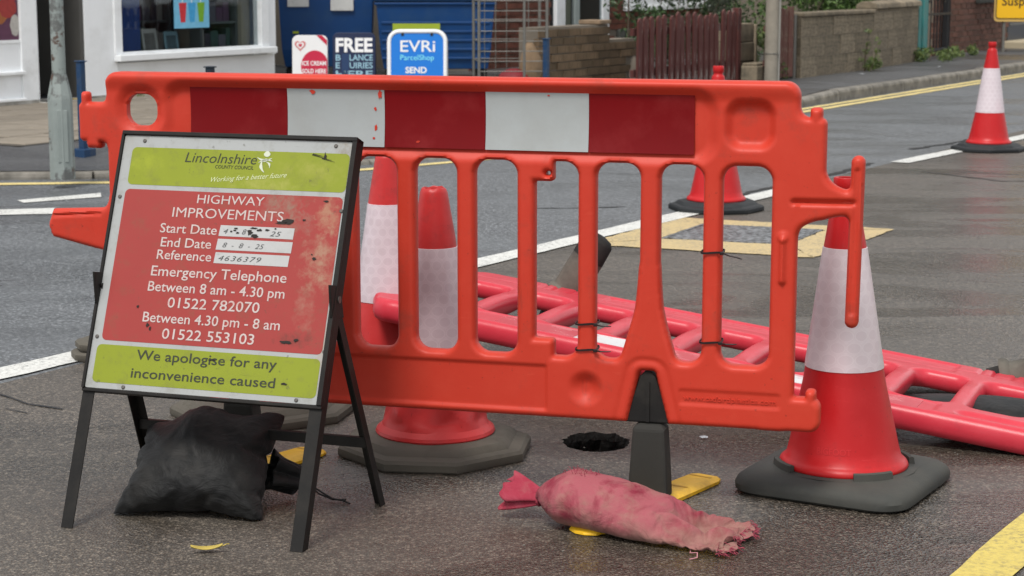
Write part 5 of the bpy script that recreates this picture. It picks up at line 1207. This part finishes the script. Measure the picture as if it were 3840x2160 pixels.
# ---- right-hand house
h2 = rd_empty('brick_house', 24.6, 8.25, .12, 'dark red brick house at the top right corner, with a black drainpipe', 'house')
MB().box((0, .004, -.1), (12, 5, 5.5)).build('wall', m_mort, h2)
bricks(h2, m_b3, 0.0, 4.6, 0, 1.2, -.011, depth=.04, seed=9, skip=lambda x, z: (3.35 < x < 4.3 and z > .1))
MB().tube([(.30, -.07, .02), (.30, -.07, 5)], .045, 12).build('drainpipe', m_iron, h2, smooth=60)
dr = MB().box((3.35, -.005, .1), (4.3, .02, 2.2)).build('door', M('door_navy', (.010, .013, .022), .4), h2); MB().box((3.42, -.02, .32), (4.25, -.004, .345)).build('threshold_strip', m_gal, dr)
MB().box((3.05, -.5, -.02), (4.6, -.0, .10)).build('doorstep', M('cream_step', (.42, .36, .25), .8, var=.15), h2, bevel=.02); MB().box((1.75, -.05, .66), (2.9, .02, .72)).build('stone_sill', m_stone, h2, bevel=.01); MB().box((1.80, -.004, .72), (2.85, .02, 1.9)).build('window', m_dark, h2)
# ---- yellow sign on a thin post
ys = empty('yellow_sign', (6.77, 26.55, .12), R_(-3), 'yellow temporary sign with black letters on a thin grey post at the top right', 'sign')
MB().tube([(0, 0, 0), (0, 0, 1.5)], .022, 10).build('post', m_gal, ys, smooth=60)
m_ysg = M('sign_yellow', (.74, .42, .012), .45, var=.06); bd_ = MB().prism(rrect(-.145, .85, .42, 1.1, .05, 5), -.040, -.03).build('board', M('sign_tan_edge', (.50, .33, .10), .5), ys)
MB().prism(rrect(-.125, .83, .455, 1.08, .04, 5), -.043, -.0395).build('black_border', m_iron, bd_); MB().prism(rrect(-.112, .817, .468, 1.067, .034, 5), -.0455, -.0425).build('yellow_face', m_ysg, bd_)
text('lettering', 'Suspended', -.045, .68, .640, .125, -.047, m_iron, bd_, weight=.01)
# ---- shrubs and weeds
def leaf_mat(name, a, c): 
    t = NT(name); col = t.mix(t.ramp(t.noise(16, 3), [(.35, 0.), (.65, 1.)]), a, c); t.set('Base Color', col); t.set('Roughness', .55); t.set('Subsurface Weight', 0); return t.m
m_lf1 = leaf_mat('leaf_dark', (.018, .040, .012), (.055, .105, .030)); m_lf2 = leaf_mat('leaf_mid', (.04, .09, .018), (.12, .20, .045)); m_lf3 = leaf_mat('leaf_weed', (.035, .075, .015), (.15, .19, .05)); m_lf4 = leaf_mat('leaf_conifer', (.02, .03, .015), (.075, .085, .05))
m_stem = M('stem_brown', (.07, .05, .035), .9)
def foliage(name, blobs, cnt, size, m, parent, seed, upright=0):
    rng = np.random.default_rng(seed); V = []; F = []
    wsum = sum(bl[3] * bl[4] * bl[5] for bl in blobs)
    for (cx, cy, cz, rx, ry, rz) in blobs:
        k = max(6, int(cnt * rx * ry * rz / wsum))
        d = rng.normal(size=(k, 3)); d /= np.linalg.norm(d, axis=1)[:, None]; rad = rng.uniform(.25, 1.08, (k, 1)) ** .5
        P = np.array([cx, cy, cz]) + d * rad * np.array([rx, ry, rz])
        A = rng.normal(size=(k, 3)); A[:, 2] += upright; A /= np.linalg.norm(A, axis=1)[:, None]; B = np.cross(A, rng.normal(size=(k, 3))); B /= np.linalg.norm(B, axis=1)[:, None]
        L = rng.uniform(.6, 1.25, (k, 1)) * size; wd_ = L * rng.uniform(.28, .45, (k, 1)); C = np.cross(A, B) * L * .12
        o = len(V); Q = np.stack([P - A * L * .5, P + B * wd_ * .5 + C, P + A * L * .5, P - B * wd_ * .5 + C], 1).reshape(-1, 3); V += Q.tolist(); F += [(o + 4 * i, o + 4 * i + 1, o + 4 * i + 2, o + 4 * i + 3) for i in range(k)]
    me = bpy.data.meshes.new(name); me.from_pydata(V, [], F); me.update(); return link(name, me, m, parent)
def shrub(s, n, blobs, cnt, size, m, label, seed, name='shrub', upright=0, stems=5):
    e = rd_empty(name, s, n, .12, label, 'shrub' if name != 'weed' else 'weed'); rnd = random.Random(seed)
    b = MB()
    for i in range(stems):
        bl = rnd.choice(blobs); q = Vector((bl[0] + rnd.uniform(-.4, .4) * bl[3], bl[1], bl[2] + bl[5] * .4)); b0 = Vector((q.x * .5, bl[1] * .6, 0)); b.tube([b0, b0.lerp(q, .5) + Vector((rnd.uniform(-.05, .05), 0, .05)), q], [.012 * (1 if size > .05 else .3), .008 * (1 if size > .05 else .3), .002], 6)
    b.build('stem', m_stem, e); foliage('foliage', blobs, cnt, size, m, e, seed, upright)
random.seed(40)
def clump(x0, x1, z0, z1, k, r, y=0, seed=0):
    rnd = random.Random(seed); return [(rnd.uniform(x0, x1), y + rnd.uniform(-.25, .25), rnd.uniform(z0, z1), r * rnd.uniform(.6, 1.2), r * rnd.uniform(.6, 1.1), r * rnd.uniform(.6, 1.1)) for _ in range(k)]
shrub(18.0, 9.3, clump(.0, 2.6, .3, 1.5, 26, .32, 0, 1), 6500, .075, m_lf1, 'dark leafy shrub behind the paling fence and pole', 1)
shrub(17.15, 8.55, clump(.55, 1.9, .78, 1.15, 14, .15, 0, 2), 2600, .05, m_lf4, 'dull conifer branches hanging over the paling fence', 2)
shrub(20.6, 9.0, clump(.0, 3.2, .35, 1.35, 26, .32, 0, 3), 6500, .085, m_lf2, 'bright green shrub behind the block wall', 3)
shrub(24.0, 9.3, clump(.0, 1.2, .5, 1.3, 8, .25, 0, 4), 1500, .09, m_lf1, 'shrub behind the taller block wall', 4)
shrub(18.45, 7.95, clump(.08, .30, .03, .5, 12, .09, .1, 5), 1400, .04, m_lf3, 'green weeds between the block pillar and the pole', 5, 'weed', .6)
shrub(20.45, 7.68, clump(-.12, .22, .02, .10, 7, .08, 0, 6) + clump(.02, .10, .12, .45, 7, .05, 0, 7), 900, .045, m_lf3, 'tall weed growing against the middle of the block wall', 6, 'weed', .7)
shrub(23.05, 7.75, clump(-.1, .5, .03, .14, 10, .09, 0, 8), 700, .05, m_lf3, 'weeds at the foot of the teal gate post', 7, 'weed', .9)
shrub(24.5, 8.1, clump(-.1, .8, .02, .10, 10, .09, 0, 9), 900, .05, m_lf3, 'low weeds along the brick house wall', 8, 'weed', .9)
shrub(12.75, 11.72, clump(-.1, .3, .0, .03, 5, .04, 0, 10), 160, .035, m_lf3, 'tiny weeds at the foot of the shop wall', 9, 'weed', .6)
